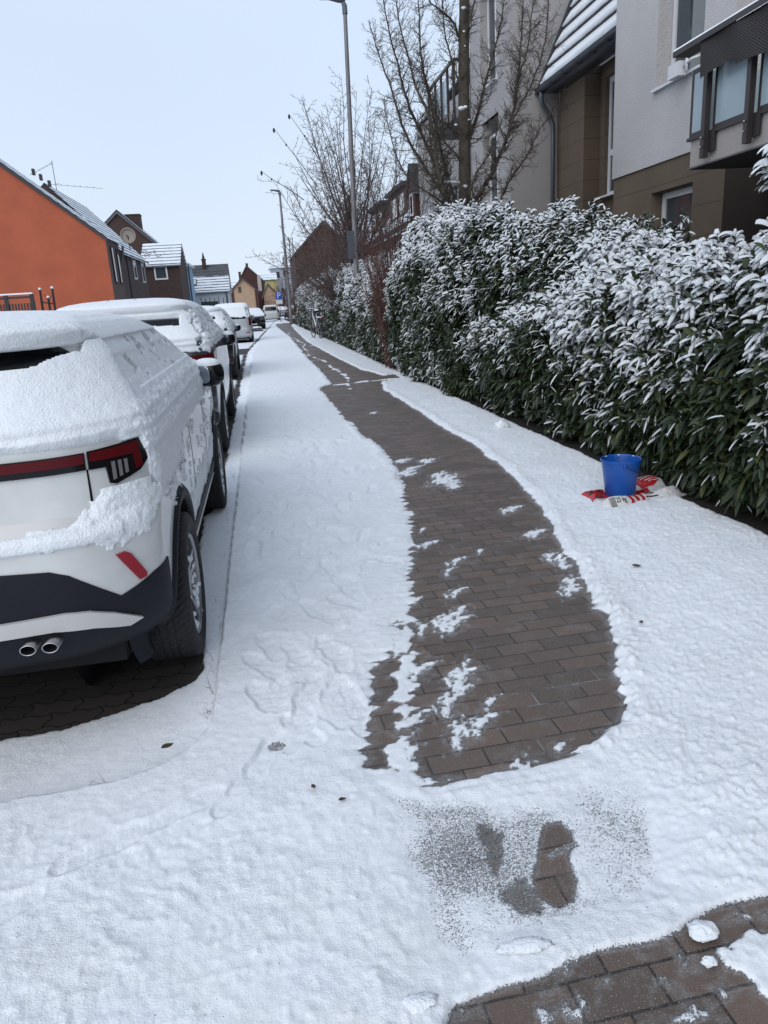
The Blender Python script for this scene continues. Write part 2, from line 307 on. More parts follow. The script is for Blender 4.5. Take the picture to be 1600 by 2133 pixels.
def ground():
    ys=[.35]; 
    while ys[-1]<90: ys.append(ys[-1]+max(.0062,.0048*(ys[-1]+.0)))
    ys=np.array(ys)
    u=np.concatenate([np.linspace(-2.6,-.62,60,endpoint=False),np.linspace(-.62,.74,600,endpoint=False),np.linspace(.74,1.9,60)])
    Y,U=np.meshgrid(ys,u,indexing='ij'); Xc=U*(Y+.55)+.22*np.minimum(Y,2)/2*0
    X=Xc.copy()
    # snap a column pair to the kerb so that the step is crisp
    K=kerbx(Y)
    # bay zone signed distance (positive inside the sunken bay)
    yb=2.33+np.where(X>-.75,-(X+.75)*0,0)
    r=.35
    dx=K-X; dy=Y-(2.30+.06*np.sin(X*1.1)); q=np.minimum(dx,dy)
    both=(dx<r)&(dy<r); qc=r-np.sqrt((r-dx)**2+(r-dy)**2); bay=np.where(both,qc,q)
    bay=bay+.012*fbm(X*6,Y*6,0,3,3)
    # cover: >.5 snow, <.5 bare
    wob=.05*fbm(X*9,Y*9,0,4,11)+.07*fbm(X*2.2,Y*2.2,0,3,12)+.03*fbm(X*30,Y*30,0,3,14)
    brush=.13*np.clip(fbm(X*3,Y*38,0,3,13),-.5,.5)*np.clip(1.3-np.abs(X-.75)/.8,0,1)   # broom strokes across the left edge
    d=-sdist(X,Y,PATH)
    dp=d+wob+brush+np.where(Y<2.2,.02,0)
    cov=np.where(dp>0,np.clip(.5+dp/.03,.5,1.4),np.clip(.5+dp/.085,-.4,.5))
    for b in BLOBS:
        s=(.022+.03*_h(np.int64(b[0]*1000),np.int64(b[1]*1000),np.int64(3),1))*(1 if b[1]<5 else 1.8)
        a=1.6+1.2*_h(np.int64(b[0]*999),np.int64(b[1]*777),np.int64(5),2); th=.6+.7*_h(np.int64(b[0]*99),np.int64(b[1]*77),np.int64(5),2)
        m=(abs(X-b[0])<.3)&(abs(Y-b[1])<.4)
        x_,y_=X[m]-b[0],Y[m]-b[1]; p=x_*math.cos(th)+y_*math.sin(th); qq=-x_*math.sin(th)+y_*math.cos(th)
        g=1.15-np.sqrt((p/(s*a))**2+(qq/s)**2)*.65+1.5*fbm(x_*45,y_*45,0,3,21)
        cov[m]=np.maximum(cov[m],np.clip(g,-.4,.74))
    # streak of scraped snow along the left third and the far path
    st=np.abs(X-(.30+.0+np.interp(Y,[2.1,2.5,3.2,4.2],[.02,.12,.26,.42])))-.035
    g=.8-st/.05+3.2*fbm(X*16,Y*22,0,3,31)-.25; m=(Y<4.3)&(Y>1.9); cov=np.where(m,np.maximum(cov,np.clip(g,-.4,.76)),cov)
    st=np.abs(X-(1.62+.12*np.sin(Y*.45)+.05*np.sin(Y*1.3)))-.02
    g=.62-st/.06+3*fbm(X*9,Y*3,0,3,33); m=(Y>13.2)&(Y<45); cov=np.where(m,np.maximum(cov,np.clip(g,-.4,1.1)),cov)
    st=np.abs(Y-14.35-.25*(X-2))-.03; g=.8-st/.12+2.6*fbm(X*6,Y*6,0,3,35); m=(X>1.3)&(X<3.2)&(Y>13)&(Y<16); cov=np.where(m,np.maximum(cov,np.clip(g,-.4,1.1)),cov)
    # thin sprinkled zone
    ds=sdist(X,Y,SPR)+.05*fbm(X*7,Y*7,0,3,41)+.17*fbm(X*2.6,Y*2.6,0,3,42)
    spr=sm(ds/.20+.38)
    n=fbm(X*5,Y*5,0,4,43); base=.735-.10*sm((n+.12)/.3)-.08*sm(1-np.hypot(X-.95,Y-1.62)/.25)-.06*sm(1-np.hypot(X-.42,Y-1.65)/.2)-.03
    cov=np.where((spr>0)&(cov>.3),cov*(1-spr)+np.minimum(cov,base)*spr,cov)
    for P,k in((SOLE,.62),(SM1,.22),(SM2,.20)):
        dd=sdist(X,Y,P)+.02*fbm(X*50,Y*50,0,3,47)*(.4 if k>.5 else 1.5); cov=np.where(dd>-.02,np.minimum(cov,.66-k*sm((dd+.02)/.035)*1.0),cov)
    dd=np.hypot((X-.70),(Y-1.625)*1.0); cov=np.where((np.abs(Y-1.61-.3*(X-.68)+.01*fbm(X*40,0,0,2,9))<.014)&(dd<.055),.52,cov)
    # bare brick strip in the near right corner
    db=-sdist(X,Y,BARE)+.035*fbm(X*10,Y*10,0,4,51)+.02*fbm(X*3,Y*3,0,2,52)
    cb=np.clip(.5+db/.03,-.4,1.4); dpt=sdist(X,Y,PAT)-.012+.16*fbm(X*14,Y*14,0,4,53); cb=np.maximum(cb,np.clip(.5+dpt/.03,-.4,1.2)); 
    cb=np.where(Y<1.5,np.maximum(cb,np.clip(.02+1.9*fbm(X*24,Y*24,0,3,55),-.4,.62)),cb)
    cov=np.minimum(cov,np.where(Y<1.55,cb,9))
    # bay: bare under the cars and in patches beside them
    und=sdist(X,Y,UND); 
    for (x0,x1,y0,y1) in ((-2.5,-.52,8.3,12.4),(-2.5,-.62,17.5,21.6),(-2.2,-.34,36.4,40.6),(-1.5,.3,52,56.2),(-2.2,-.5,27,31)):
        und=np.maximum(und,np.minimum(np.minimum(X-x0,x1-X),np.minimum(Y-y0,y1-Y)))
    cu=np.clip(.5-(und+.03*fbm(X*12,Y*12,0,4,61))/.025,-.4,1.3)
    # drifty bare strip between wheel line and kerb, further on
    strip=1-np.abs(X-(K-.25))/.16; g=.95-.9*sm(strip)*sm((Y-6.8)/.8)*1.0+1.1*fbm(X*7,Y*3,0,4,63); cu=np.minimum(cu,np.where(strip>0,np.clip(g+.18,-.4,1.3),1.3))
    inb=bay>0
    cov=np.where(inb,cu,cov)
    # soil below the hedge
    hx=2.96+.06*fbm(Y*1.5,0,0,3,71); soil=X>2.74
    cov=np.where(~inb&soil,np.clip(.5+(hx-.0-X+.05*fbm(X*14,Y*14,0,4,73))/.07,-.4,1.3),cov)
    cov=np.where((Y<14.6)|(Y>18)|~soil,cov,np.where(X>2.74,1.2+0*cov,cov)) if False else cov
    # ---------------- height
    c=sm((cov-.35)/.6); thick=.019-.008*spr
    Z=thick*c*(.6+.4*sm(dp/.10))
    rough=.008*fbm(X*7,Y*7,0,4,81)+.0052*fbm(X*26,Y*26,0,3,83)+.0022*fbm(X*60,Y*60,0,2,85)
    left=sm((1.2-X)/.3)*sm((Y-2.2)/.5)*(~inb)
    near=sm((2.3-Y)/.4)
    Z=Z+c*rough*(.75+.5*left+.7*near)
    rd=1-2*np.abs(fbm(X*5+Y*2,Y*6,0,4,87)); Z=Z+near*c*(.006*np.clip(rd-.86,0,1)/.14*sm((fbm(X*1.3,Y*1.6,0,2,88)+.05)/.2)+.004*np.maximum(0,noise(X*42,Y*42,0,89)-.62)/.38)
    # snow clods along shovelled edges
    edge=np.exp(-((dp-.06)/.05)**2)*(X>1.0)*(Y>1.9); clod=np.maximum(0,noise(X*38,Y*38,0,91)-.55)*.05
    Z=Z+edge*clod*c+.010*edge*c
    zoneR=sm((X-.9)/.3)*(1-sm((X-2.9)/.2)); Z=Z+zoneR*c*(np.maximum(0,noise(X*55,Y*55,0,93)-.6)*.022+np.maximum(0,noise(X*95,Y*95,0,94)-.6)*.012)
    # footprints
    rs=np.random.default_rng(5); FP=[(-.125,2.291,-.5,.30,.013),(-.22,2.10,-.55,.29,.008),(-.40,2.05,-1.0,.3,.006),(-.62,1.93,-1.05,.32,.007),(-.9,1.72,-1.1,.32,.007)]
    for i in range(170):
        y=2.4+9*rs.random()**1.3; x=.15+.33*rs.normal(); lim=np.interp(y,[2,3,4,6,8,13],[.1,.4,.65,.95,1.05,.95])
        if x<-.2 or x>lim: x=-.15+rs.random()*(lim+.1)
        FP.append((x,y,rs.normal()*.35+(PI if rs.random()<.3 else 0),.27+.04*rs.random(),.006+.009*rs.random()))
    for i in range(40):
        y=12+16*rs.random(); FP.append((-.15+1.1*rs.random(),y,rs.normal()*.3,.29,.008))
    for i in range(12): FP.append((1.9+.8*rs.random(),2+3.2*rs.random(),rs.normal()*.8,.28,.003))
    DF=np.zeros_like(X); RF=np.zeros_like(X)
    for (fx,fy,an,L,dep) in FP:
        rws=np.where((ys>fy-.25)&(ys<fy+.25))[0]
        if not len(rws):continue
        a,b=rws[0],rws[-1]+1; xx=X[a:b]-fx; yy=Y[a:b]-fy; p=-xx*math.sin(an)+yy*math.cos(an); qx=xx*math.cos(an)+yy*math.sin(an)
        pp=p/(L/2); wdt=.047*(1-.22*np.exp(-((pp+.25)/.3)**2)+.1*np.exp(-((pp-.4)/.3)**2))*np.sqrt(np.clip(1-np.abs(pp)**3.2,0.0001,1))
        dd=np.minimum(wdt-np.abs(qx),(1-np.abs(pp))*L/2)
        ins=sm(dd/.010+.3); rim=np.exp(-((dd+.007)/.008)**2)
        tread=(.22 if fy>2.2 else .08)*dep*(np.sin(p*330+3*np.sin(qx*60))>.2)
        keep=c[a:b]*(bay[a:b]<-.0)
        DF[a:b]=np.maximum(DF[a:b],keep*(dep-tread)*ins); RF[a:b]=np.maximum(RF[a:b],keep*.28*dep*rim)
        if (fx,fy)==(FP[0][0],FP[0][1]): cov[a:b]=np.where((np.hypot(xx-.03,yy-.04)<.035),np.minimum(cov[a:b],.55),cov[a:b])
    Z=Z-DF+RF*(DF<.002)
    # ring left by the bucket
    rr=np.hypot((X-2.80),(Y-4.28)); Z=Z-.008*np.exp(-((rr-.15)/.012)**2)*c-.004*sm((.15-rr)/.02)
    Z=Z-.004*sm((.2-np.hypot(X-2.56,Y-4.9))/.05)
    # tyre-drag hollow and soft drift in the bay
    zb=-.072+np.where(cu>.5,.018,0)*0+.02*sm((cu-.35)/.6)+.004*fbm(X*4,Y*9,0,3,95)*sm((cu-.35)/.6)+.012*np.exp(-((bay-.03)/.06)**2)*sm((cu-.3)/.5)
    s=sm(bay/.012+.5) ; Zf=Z*(1-s)+zb*s
    Zf=Zf+np.where(bay>-.02,0,0)
    # rounded snow lip at the kerb, dark joint in front of it
    Zf=Zf-.012*np.exp(-((bay+.005)/.008)**2)*0
    # line where the snow has sunk over the kerb joint
    V=np.stack([X,Y,Zf],-1).reshape(-1,3); ny,nx=X.shape
    idx=np.arange(ny*nx).reshape(ny,nx); Q=np.stack([idx[:-1,:-1],idx[:-1,1:],idx[1:,1:],idx[1:,:-1]],-1).reshape(-1,4)
    bc=bay.reshape(-1)[Q].mean(1)>0; sc=(X.reshape(-1)[Q].mean(1)>2.74)&~bc
    kd=np.exp(-((bay-.012)/.007)**2)*(.25+.75*(noise(X*9,Y*9,0,97)>.35))*(X<K+.02)*(Y>2.28)*(dx<.2)+.42*np.exp(-((bay-.012)/.010)**2)*(noise(X*7,Y*7,0,98)>.42)*(dx>=.2)*(Y<3)
    covf=np.where(kd>.30,cov-kd*.75*np.clip(1.5-Y/30,.3,1),cov)
    return V,Q,bc,sc,cov.ravel(),covf.ravel()
def ground_mat(kind):
    t=NT(kind+'_ground'); P=t.pos(); cv=t.n('Attribute',{'attribute_name':'cover'}).outputs['Fac']
    n1=t.noise(110,5,rough=.85); n2=t.noise(240,2,rough=.7)
    f=t.math('ADD',cv,t.math('ADD',t.math('MULTIPLY',t.math('SUBTRACT',n1,.5),.62),t.math('MULTIPLY',t.math('SUBTRACT',n2,.5),.62)))
    mask=t.rng(f,.43,.60,0,1)
    if kind=='pavement':
        mp=t.n('Mapping',None,Vector=P); mp.inputs['Rotation'].default_value=(0,0,R_(-1.6)); mp.inputs['Location'].default_value=(.03,.02,0)
        wn=t.n('TexNoise',None,Vector=P,Scale=14.); wv=t.n('VectorMath',{'operation':'MULTIPLY_ADD'},i0=wn.outputs['Color'],i1=(.006,.006,0),i2=mp.outputs[0])
        k=t.n('TexBrick',{'offset':.5},Vector=wv.outputs[0],Color1=(.195,.132,.100,1),Color2=(.108,.080,.064,1),Mortar=(.014,.012,.011,1),Scale=1.,Bias=.0)
        k.inputs['Brick Width'].default_value=.205; k.inputs['Row Height'].default_value=.1025; k.inputs['Mortar Size'].default_value=.0036; k.inputs['Mortar Smooth'].default_value=.15
        big=t.noise(1.3,3); c=t.mix(t.rng(big,.35,.65,0,.45),k.outputs['Color'],(.105,.086,.072)); jh=k.outputs['Fac']
        fineN=t.noise(380,2); c=t.mix(t.rng(fineN,.35,.65,0,.5),c,(.10,.088,.08))
        salt=t.rng(t.noise(260,1),.66,.70,0,1); pat=t.rng(t.noise(2.2,3),.40,.6,.4,1); c=t.mix(t.math('MULTIPLY',salt,pat),c,(.42,.43,.44))
        frost=t.rng(t.noise(7,5,rough=.7),.54,.72,0,.4); c=t.mix(frost,c,(.24,.25,.26)); film=t.math('MULTIPLY',t.rng(t.math('ADD',cv,t.math('MULTIPLY',t.math('SUBTRACT',t.noise(26,5,rough=.7),.5),.9)),.08,.55,0,.8),t.rng(t.noise(160,3,rough=.7),.38,.62,.05,.75)); c=t.mix(film,c,(.42,.43,.44)); 
        joint_snow=t.math('MULTIPLY',k.outputs['Fac'],t.rng(t.noise(3,3),.56,.66,0,.45)); c=t.mix(joint_snow,c,(.45,.46,.48))
        rg=t.rng(t.noise(3,4),.35,.65,.34,.72); hb=t.math('SUBTRACT',t.math('MULTIPLY',fineN,.5),jh); hd=.0045
    elif kind=='parking_bay':
        sp=t.n('SeparateXYZ',None,Vector=P); wy=t.math('MULTIPLY',t.math('SINE',t.math('MULTIPLY',sp.outputs['X'],62)),.009); wx=t.math('MULTIPLY',t.math('SINE',t.math('MULTIPLY',sp.outputs['Y'],60)),.012)
        v=t.n('CombineXYZ',None,X=t.math('ADD',sp.outputs['X'],wx),Y=t.math('ADD',sp.outputs['Y'],wy))
        k=t.n('TexBrick',{'offset':.5},Vector=v.outputs[0],Color1=(.055,.046,.040,1),Color2=(.04,.034,.031,1),Mortar=(.005,.005,.005,1),Scale=1.)
        k.inputs['Brick Width'].default_value=.21; k.inputs['Row Height'].default_value=.105; k.inputs['Mortar Size'].default_value=.004
        c=k.outputs['Color']; rg=.8; hb=t.math('SUBTRACT',t.math('MULTIPLY',t.noise(300,2),.5),k.outputs['Fac']); hd=.005
    else:
        c=t.mix(t.rng(t.noise(30,4),.35,.65,0,1),(.012,.010,.008),(.03,.024,.018)); rg=.95; hb=t.noise(50,4); hd=.02
    a=t.noise(190,3,rough=.6); b=t.noise(28,4); sh=t.math('ADD',a,t.math('MULTIPLY',b,2.2))
    sc=t.mix(t.rng(b,.3,.7,0,1),(.76,.79,.82),(.85,.87,.89))
    if kind=='pavement':
        sp2=t.n('SeparateXYZ',None,Vector=P); zone=t.math('MULTIPLY',t.rng(sp2.outputs['Y'],1.15,1.75,1,0),t.rng(sp2.outputs['X'],.1,.5,1,0))
        sc=t.mix(t.math('MULTIPLY',zone,t.rng(t.noise(4,4),.45,.7,0,.55)),sc,(.66,.67,.58))
        dirt=t.rng(t.noise(95,2),.735,.76,0,1); sc=t.mix(t.math('MULTIPLY',dirt,.75),sc,(.10,.08,.06))
    col=t.mix(mask,c,sc)
    hs=t.math('ADD',t.math('MULTIPLY',t.math('SUBTRACT',1,mask),t.math('MULTIPLY',hb,hd)),t.math('MULTIPLY',mask,t.math('ADD',t.math('MULTIPLY',t.math('MULTIPLY',sh,.0032),t.rng(t.noise(2.3,4),.35,.65,.35,1.35)),.004)))
    nr=t.bump(hs,1.0,1.0)
    return t.out(col,t.n('Mix',None,i0=mask,i2=rg,i3=.65).outputs[0] if False else t.math('ADD',t.math('MULTIPLY',mask,.25),t.math('MULTIPLY',rg,t.math('SUBTRACT',1,t.math('MULTIPLY',mask,.4)))),nr,Specular_IOR_Level=.35)
V,Q,bc,sc_,cov,covf=ground()
def sub(name,mask,mat,cv):
    q=Q[mask]; u,inv=np.unique(q,return_inverse=True)
    return tag(fast_mesh(name,V[u],inv.reshape(q.shape),mat,None,True,{'cover':cv[u]}),kind='structure')
sub('pavement',~bc&~sc_,ground_mat('pavement'),cov)
sub('parking_bay',bc,ground_mat('parking_bay'),covf)
sub('planting_bed',sc_,ground_mat('planting_bed'),cov)
m=MB(); m.quad((-900,-900,-.095),(900,-900,-.095),(900,1400,-.095),(-900,1400,-.095)); tag(m.build('ground',M['snow_far']),kind='structure')
m=MB(); m.quad((-6.3,-30,-.088),(-2.6,-30,-.088),(3.2,200,-.088),(-1.5,200,-.088))
def road_mat():
    t=NT('slushy_road'); n=t.noise(.8,5); return t.out(t.mix(t.rng(n,.5,.62,0,.5),(.72,.75,.79),(.2,.2,.2)),.6,t.bump(t.noise(30,3),.01))
tag(m.build('road',road_mat()),kind='structure')
# grass blades that stick out of the snow along the kerb
m=MB()
for k in range(46):
    if k<20: x,y,z0=-.355-.03*random.random(),2.36+random.random()*1.2,-.055
    else:
        x=-.5-.9*random.random(); y=2.30+.06*math.sin(x*1.1)+.02*random.random(); z0=-.05
        if k>36: x,y=-.38-.03*random.random(),3.5+4*random.random()
    a=random.random()*6.28; L=.02+.05*random.random(); h=L*(.5+random.random())
    for j in range(random.choice((1,1,2))):
        a2=a+j*1.1; m.tube([(x,y,z0),(x+L*.3*math.cos(a2),y+L*.3*math.sin(a2),z0+h*.7),(x+L*math.cos(a2),y+L*math.sin(a2),z0+h)],[.0011,.0009,.0003],3)
tag(m.build('grass',simple('dry_grass_blade',(.09,.09,.045),.8)),'thin grass blades poking through the snow along the kerb','grass',kind='stuff')
# dead leaves on the snow
def dead_leaf(x,y,a,L,label):
    m=MB(); P=[]
    for s,w_ in((0,.02),(.3,.30),(.6,.34),(1,.03)): P.append([(L*(s-.5),-L*w_,.004+.006*s),(L*(s-.5),0,.001+.004*abs(s-.5)),(L*(s-.5),L*w_,.006)])
    m.grid(np.array(P)); o=m.build('fallen_leaf',M['dead_leaf'],None,True); o.location=(x,y,.026); o.rotation_euler=(0,.15,a); tag(o,label,'leaf',group='dead leaves lying on the snow')
M['dead_leaf']=simple('dead_leaf_brown',(.06,.04,.022),.8)
dead_leaf(.105,1.955,.3,.026,'curled brown leaf scrap on the trodden snow left of the speckled patch')
dead_leaf(1.955,3.53,.1,.055,'thin dark leaf on the snow right of the cleared path, below the bucket')
dead_leaf(1.62,2.86,1.2,.030,'small dark leaf standing in the snow at the right rim of the cleared path')
dead_leaf(-.49,2.405,.7,.05,'brown leaf half buried where the kerb curves round behind the white car')
dead_leaf(.02,2.04,2.1,.022,'tiny dark leaf in a footprint beside the speckled patch')
# loose snow lumps
def lump(x,y,r,label,z=.012,fl=.5):
    n=18; mb=MB(); u=np.linspace(0,2*PI,28,endpoint=False); v=np.linspace(-PI/2,PI/2,15); Vv,Uu=np.meshgrid(v,u,indexing='ij')
    P=np.stack([np.cos(Vv)*np.cos(Uu),np.cos(Vv)*np.sin(Uu),np.sin(Vv)],-1)
    s=1+.8*fbm(P[...,0]*2+x*9,P[...,1]*2+y*9,P[...,2]*2,3,5)+.25*fbm(P[...,0]*8,P[...,1]*8,P[...,2]*8,2,6)
    P=P*s[...,None]*np.array(r); mb.grid(P+np.array([0,0,r[2]*.6]),True)
    o=mb.build('snow_clod',M['snow'],None,True); o.location=(x,y,z); return tag(o,label,'snow clod',group='snow clods lying on the pavement')
lump(.919,1.268,(.035,.028,.014),'broken snow clod at the edge of the bare pavers in the lower right corner')
lump(.482,1.325,(.068,.022,.010),'flat oblong slab of snow below the shoe print')
lump(.20,1.235,(.045,.022,.012),'grooved snow slab at the bottom edge of the photo left of the bare pavers')
lump(2.70,8.1,(.085,.07,.055),'rounded snow clod lying on the verge in front of the hedge')
lump(.885,1.19,(.018,.013,.009),'small snow clod on the bare pavers in the lower right corner')
lump(1.63,3.84,(.014,.012,.016),'little upright snow lump on the right rim of the cleared path',.004)
# ------------------------------------------------------------------ cars
class Body:
    """closed car body made of horizontal outlines; local frame: rear bumper at y=0, nose at y=L, z=0 the road"""
    def __init__(s,rows,rcr=.24,rcf=.34,bowr=.08,bowf=.22,tr=.04,tf=.07,L=4.4,nz=110,nr=230,smooth=3,wheels=(.85,3.55),Ra=.42,zw=.35):
        rows=np.array(rows,float); s.L=L; s.rcr,s.rcf,s.bowr,s.bowf,s.tr,s.tf=rcr,rcf,bowr,bowf,tr,tf
        d=np.abs(np.diff(rows,axis=0)); t=np.r_[0,np.cumsum(np.sqrt((d[:,0]*1.5)**2+d[:,1]**2+(d[:,2])**2*.6+d[:,3]**2)+1e-4)]
        tt=np.linspace(0,t[-1],nz); T=np.stack([np.interp(tt,t,rows[:,k]) for k in range(4)],1)
        for _ in range(smooth):
            T2=T.copy(); T2[1:-1]=(T[:-2]+2*T[1:-1]+T[2:])/4; T=T2
        s.T=T; s.wheels,s.Ra,s.zw=wheels,Ra,zw
        n1,n2,n3,n4,n5=[max(4,int(nr*q)) for q in(.10,.09,.20,.06,.05)]
        s.seg=np.concatenate([np.linspace(0,1,n1,endpoint=False),1+np.linspace(0,1,n2,endpoint=False),2+np.linspace(0,1,n3,endpoint=False),3+np.linspace(0,1,n4,endpoint=False),4+np.linspace(0,1,n5)])
    def par(s,z): return [np.interp(z,s.T[:,0],s.T[:,k]) for k in(1,2,3)]
    def warp(s,x,y,R,F,W):
        fr=np.clip(1-(y-R)/(s.rcr+.02),0,1); ff=np.clip(1-(F-y)/(s.rcf+.02),0,1); q=(np.abs(x)/np.maximum(W,.05))**2
        y2=y+s.bowr*q*fr-s.bowf*q*ff
        k=1-s.tr*np.clip((.9-y2)/.9,0,1)**2-s.tf*np.clip((y2-(s.L-1.3))/1.3,0,1)**2
        return x*k,y2
    def ring(s,seg,z,tab=None):
        R,F,W=tab if tab is not None else s.par(z)
        rr=np.minimum(s.rcr,np.minimum(W*.95,(F-R)*.45)); rf=np.minimum(s.rcf,np.minimum(W*.95,(F-R)*.45))
        g=seg; x=np.zeros(np.broadcast(g,R).shape); y=x.copy()
        x=np.where(g<1,g*(W-rr),x); y=np.where(g<1,R,y)
        a=(g-1)*PI/2; m=(g>=1)&(g<2); x=np.where(m,W-rr+rr*np.sin(a),x); y=np.where(m,R+rr-rr*np.cos(a),y)
        m=(g>=2)&(g<3); x=np.where(m,W,x); y=np.where(m,R+rr+(g-2)*(F-R-rr-rf),y)
        a=(g-3)*PI/2; m=(g>=3)&(g<4); x=np.where(m,W-rf+rf*np.cos(a),x); y=np.where(m,F-rf+rf*np.sin(a),y)
        m=g>=4; x=np.where(m,(5-g)*(W-rf),x); y=np.where(m,F,y)
        return s.warp(x,y,R,F,W)
    def rear(s,a,z,end=0):
        """a = distance round the outline from the centre of the rear (end=0) or the nose (end=1)"""
        R,F,W=s.par(z); sg=np.sign(a)+(a==0); a=np.abs(a); rc=s.rcf if end else s.rcr
        rc=np.minimum(rc,W*.95); L1=W-rc; L2=rc*PI/2
        th=np.clip((a-L1)/rc,0,PI/2); x=np.where(a<L1,a,L1+rc*np.sin(th)); d=np.where(a<L1,0,rc-rc*np.cos(th))+np.maximum(a-L1-L2,0)
        y=(F-d) if end else (R+d); x,y=s.warp(x,y,R,F,W); return np.stack([x*sg,y,z+0*x],-1)
    def side(s,y,z,sg=1):
        R,F,W=s.par(z); d=np.clip(R+s.rcr-y,0,s.rcr); x=W-s.rcr+np.sqrt(np.maximum(s.rcr**2-d**2,0))
        d=np.clip(y-(F-s.rcf),0,s.rcf); x=np.minimum(x,W-s.rcf+np.sqrt(np.maximum(s.rcf**2-d**2,0)))
        x,_=s.warp(x,y,R,F,W); return np.stack([x*sg,y+0*x,z+0*x],-1)
    def grid(s):
        g=np.concatenate([s.seg,]); P=[]
        for row in s.T:
            x,y=s.ring(g,row[0],(row[1],row[2],row[3])); xr=np.r_[x,-x[-2:0:-1]]; yr=np.r_[y,y[-2:0:-1]]
            P.append(np.stack([xr,yr,np.full_like(xr,row[0])],-1))
        return np.array(P)
    def normals(s,P):
        du=np.roll(P,-1,1)-np.roll(P,1,1); dv=np.gradient(P,axis=0); n=np.cross(du,dv); n/=np.linalg.norm(n,axis=-1)[...,None]+1e-9; return n
def grid_faces(a,b): 
    i=np.arange(a*b).reshape(a,b); r=np.roll(i,-1,1); return np.stack([i[:-1],r[:-1],r[1:],i[1:]],-1).reshape(-1,4)
def poly_patch(fn,poly,off,name,mat,parent,step=.035,skirt=.012):
    """lay a flat outline (given in surface coordinates) onto a curved body, a few millimetres proud of it"""
    bm=bmesh.new(); vs_=[bm.verts.new((p[0],p[1],0)) for p in poly]; bm.faces.new(vs_)
    P=np.array(poly); 
    for ax in(0,1):
        lo,hi=P[:,ax].min(),P[:,ax].max(); k=max(1,int((hi-lo)/step))
        for i in range(1,k):
            c=[0,0,0]; c[ax]=lo+(hi-lo)*i/k; nn=[0,0,0]; nn[ax]=1
            bmesh.ops.bisect_plane(bm,geom=bm.verts[:]+bm.edges[:]+bm.faces[:],plane_co=c,plane_no=nn)
    bm.verts.ensure_lookup_table(); bm.verts.index_update(); A=np.array([v.co[:2] for v in bm.verts]); e=.004
    p=fn(A[:,0],A[:,1]); du=fn(A[:,0]+e,A[:,1])-fn(A[:,0]-e,A[:,1]); dv=fn(A[:,0],A[:,1]+e)-fn(A[:,0],A[:,1]-e)
    n=np.cross(du,dv); n/=np.linalg.norm(n,axis=1)[:,None]+1e-9
    ctr=np.array([0,2.2,.7]); s=np.sign(((p-ctr)*n).sum(1).mean()); n*=s
    top=p+n*off; k=len(top); F=[tuple(v.index for v in f.verts) for f in bm.faces]
    bd=[(ed.verts[0].index,ed.verts[1].index) for ed in bm.edges if len(ed.link_faces)==1]; bm.free()
    V=np.vstack([top,p-n*skirt]); F+=[(a,b,b+k,a+k) for a,b in bd]
    me=bpy.data.meshes.new(name); me.from_pydata(V.tolist(),[],F); me.materials.append(mat); me.update()
    b2=bmesh.new(); b2.from_mesh(me); bmesh.ops.recalc_face_normals(b2,faces=b2.faces[:]); b2.to_mesh(me); b2.free()
    me.polygons.foreach_set('use_smooth',[True]*len(me.polygons)); me.set_sharp_from_angle(angle=R_(40))
    o=bpy.data.objects.new(name,me); scn.collection.objects.link(o); o.parent=parent; return o
def mir(poly): return [(-a,b) for a,b in poly]
def snow_on(body,parent,thick,lo=0,up=3,amp=1):
    P=body.grid() if not hasattr(body,'fine') else body.fine
    N=body.normals(P); T=thick(P,N)
    V=P+N*T[...,None]; V[...,2]+=np.maximum(T,0)*.25
    q=grid_faces(*P.shape[:2]); t=T.reshape(-1)[q].max(1)>-.0005; q=q[t]
    u,inv=np.unique(q,return_inverse=True)
    return fast_mesh('snow_cover',V.reshape(-1,3)[u],inv.reshape(q.shape),M['snow'],parent)
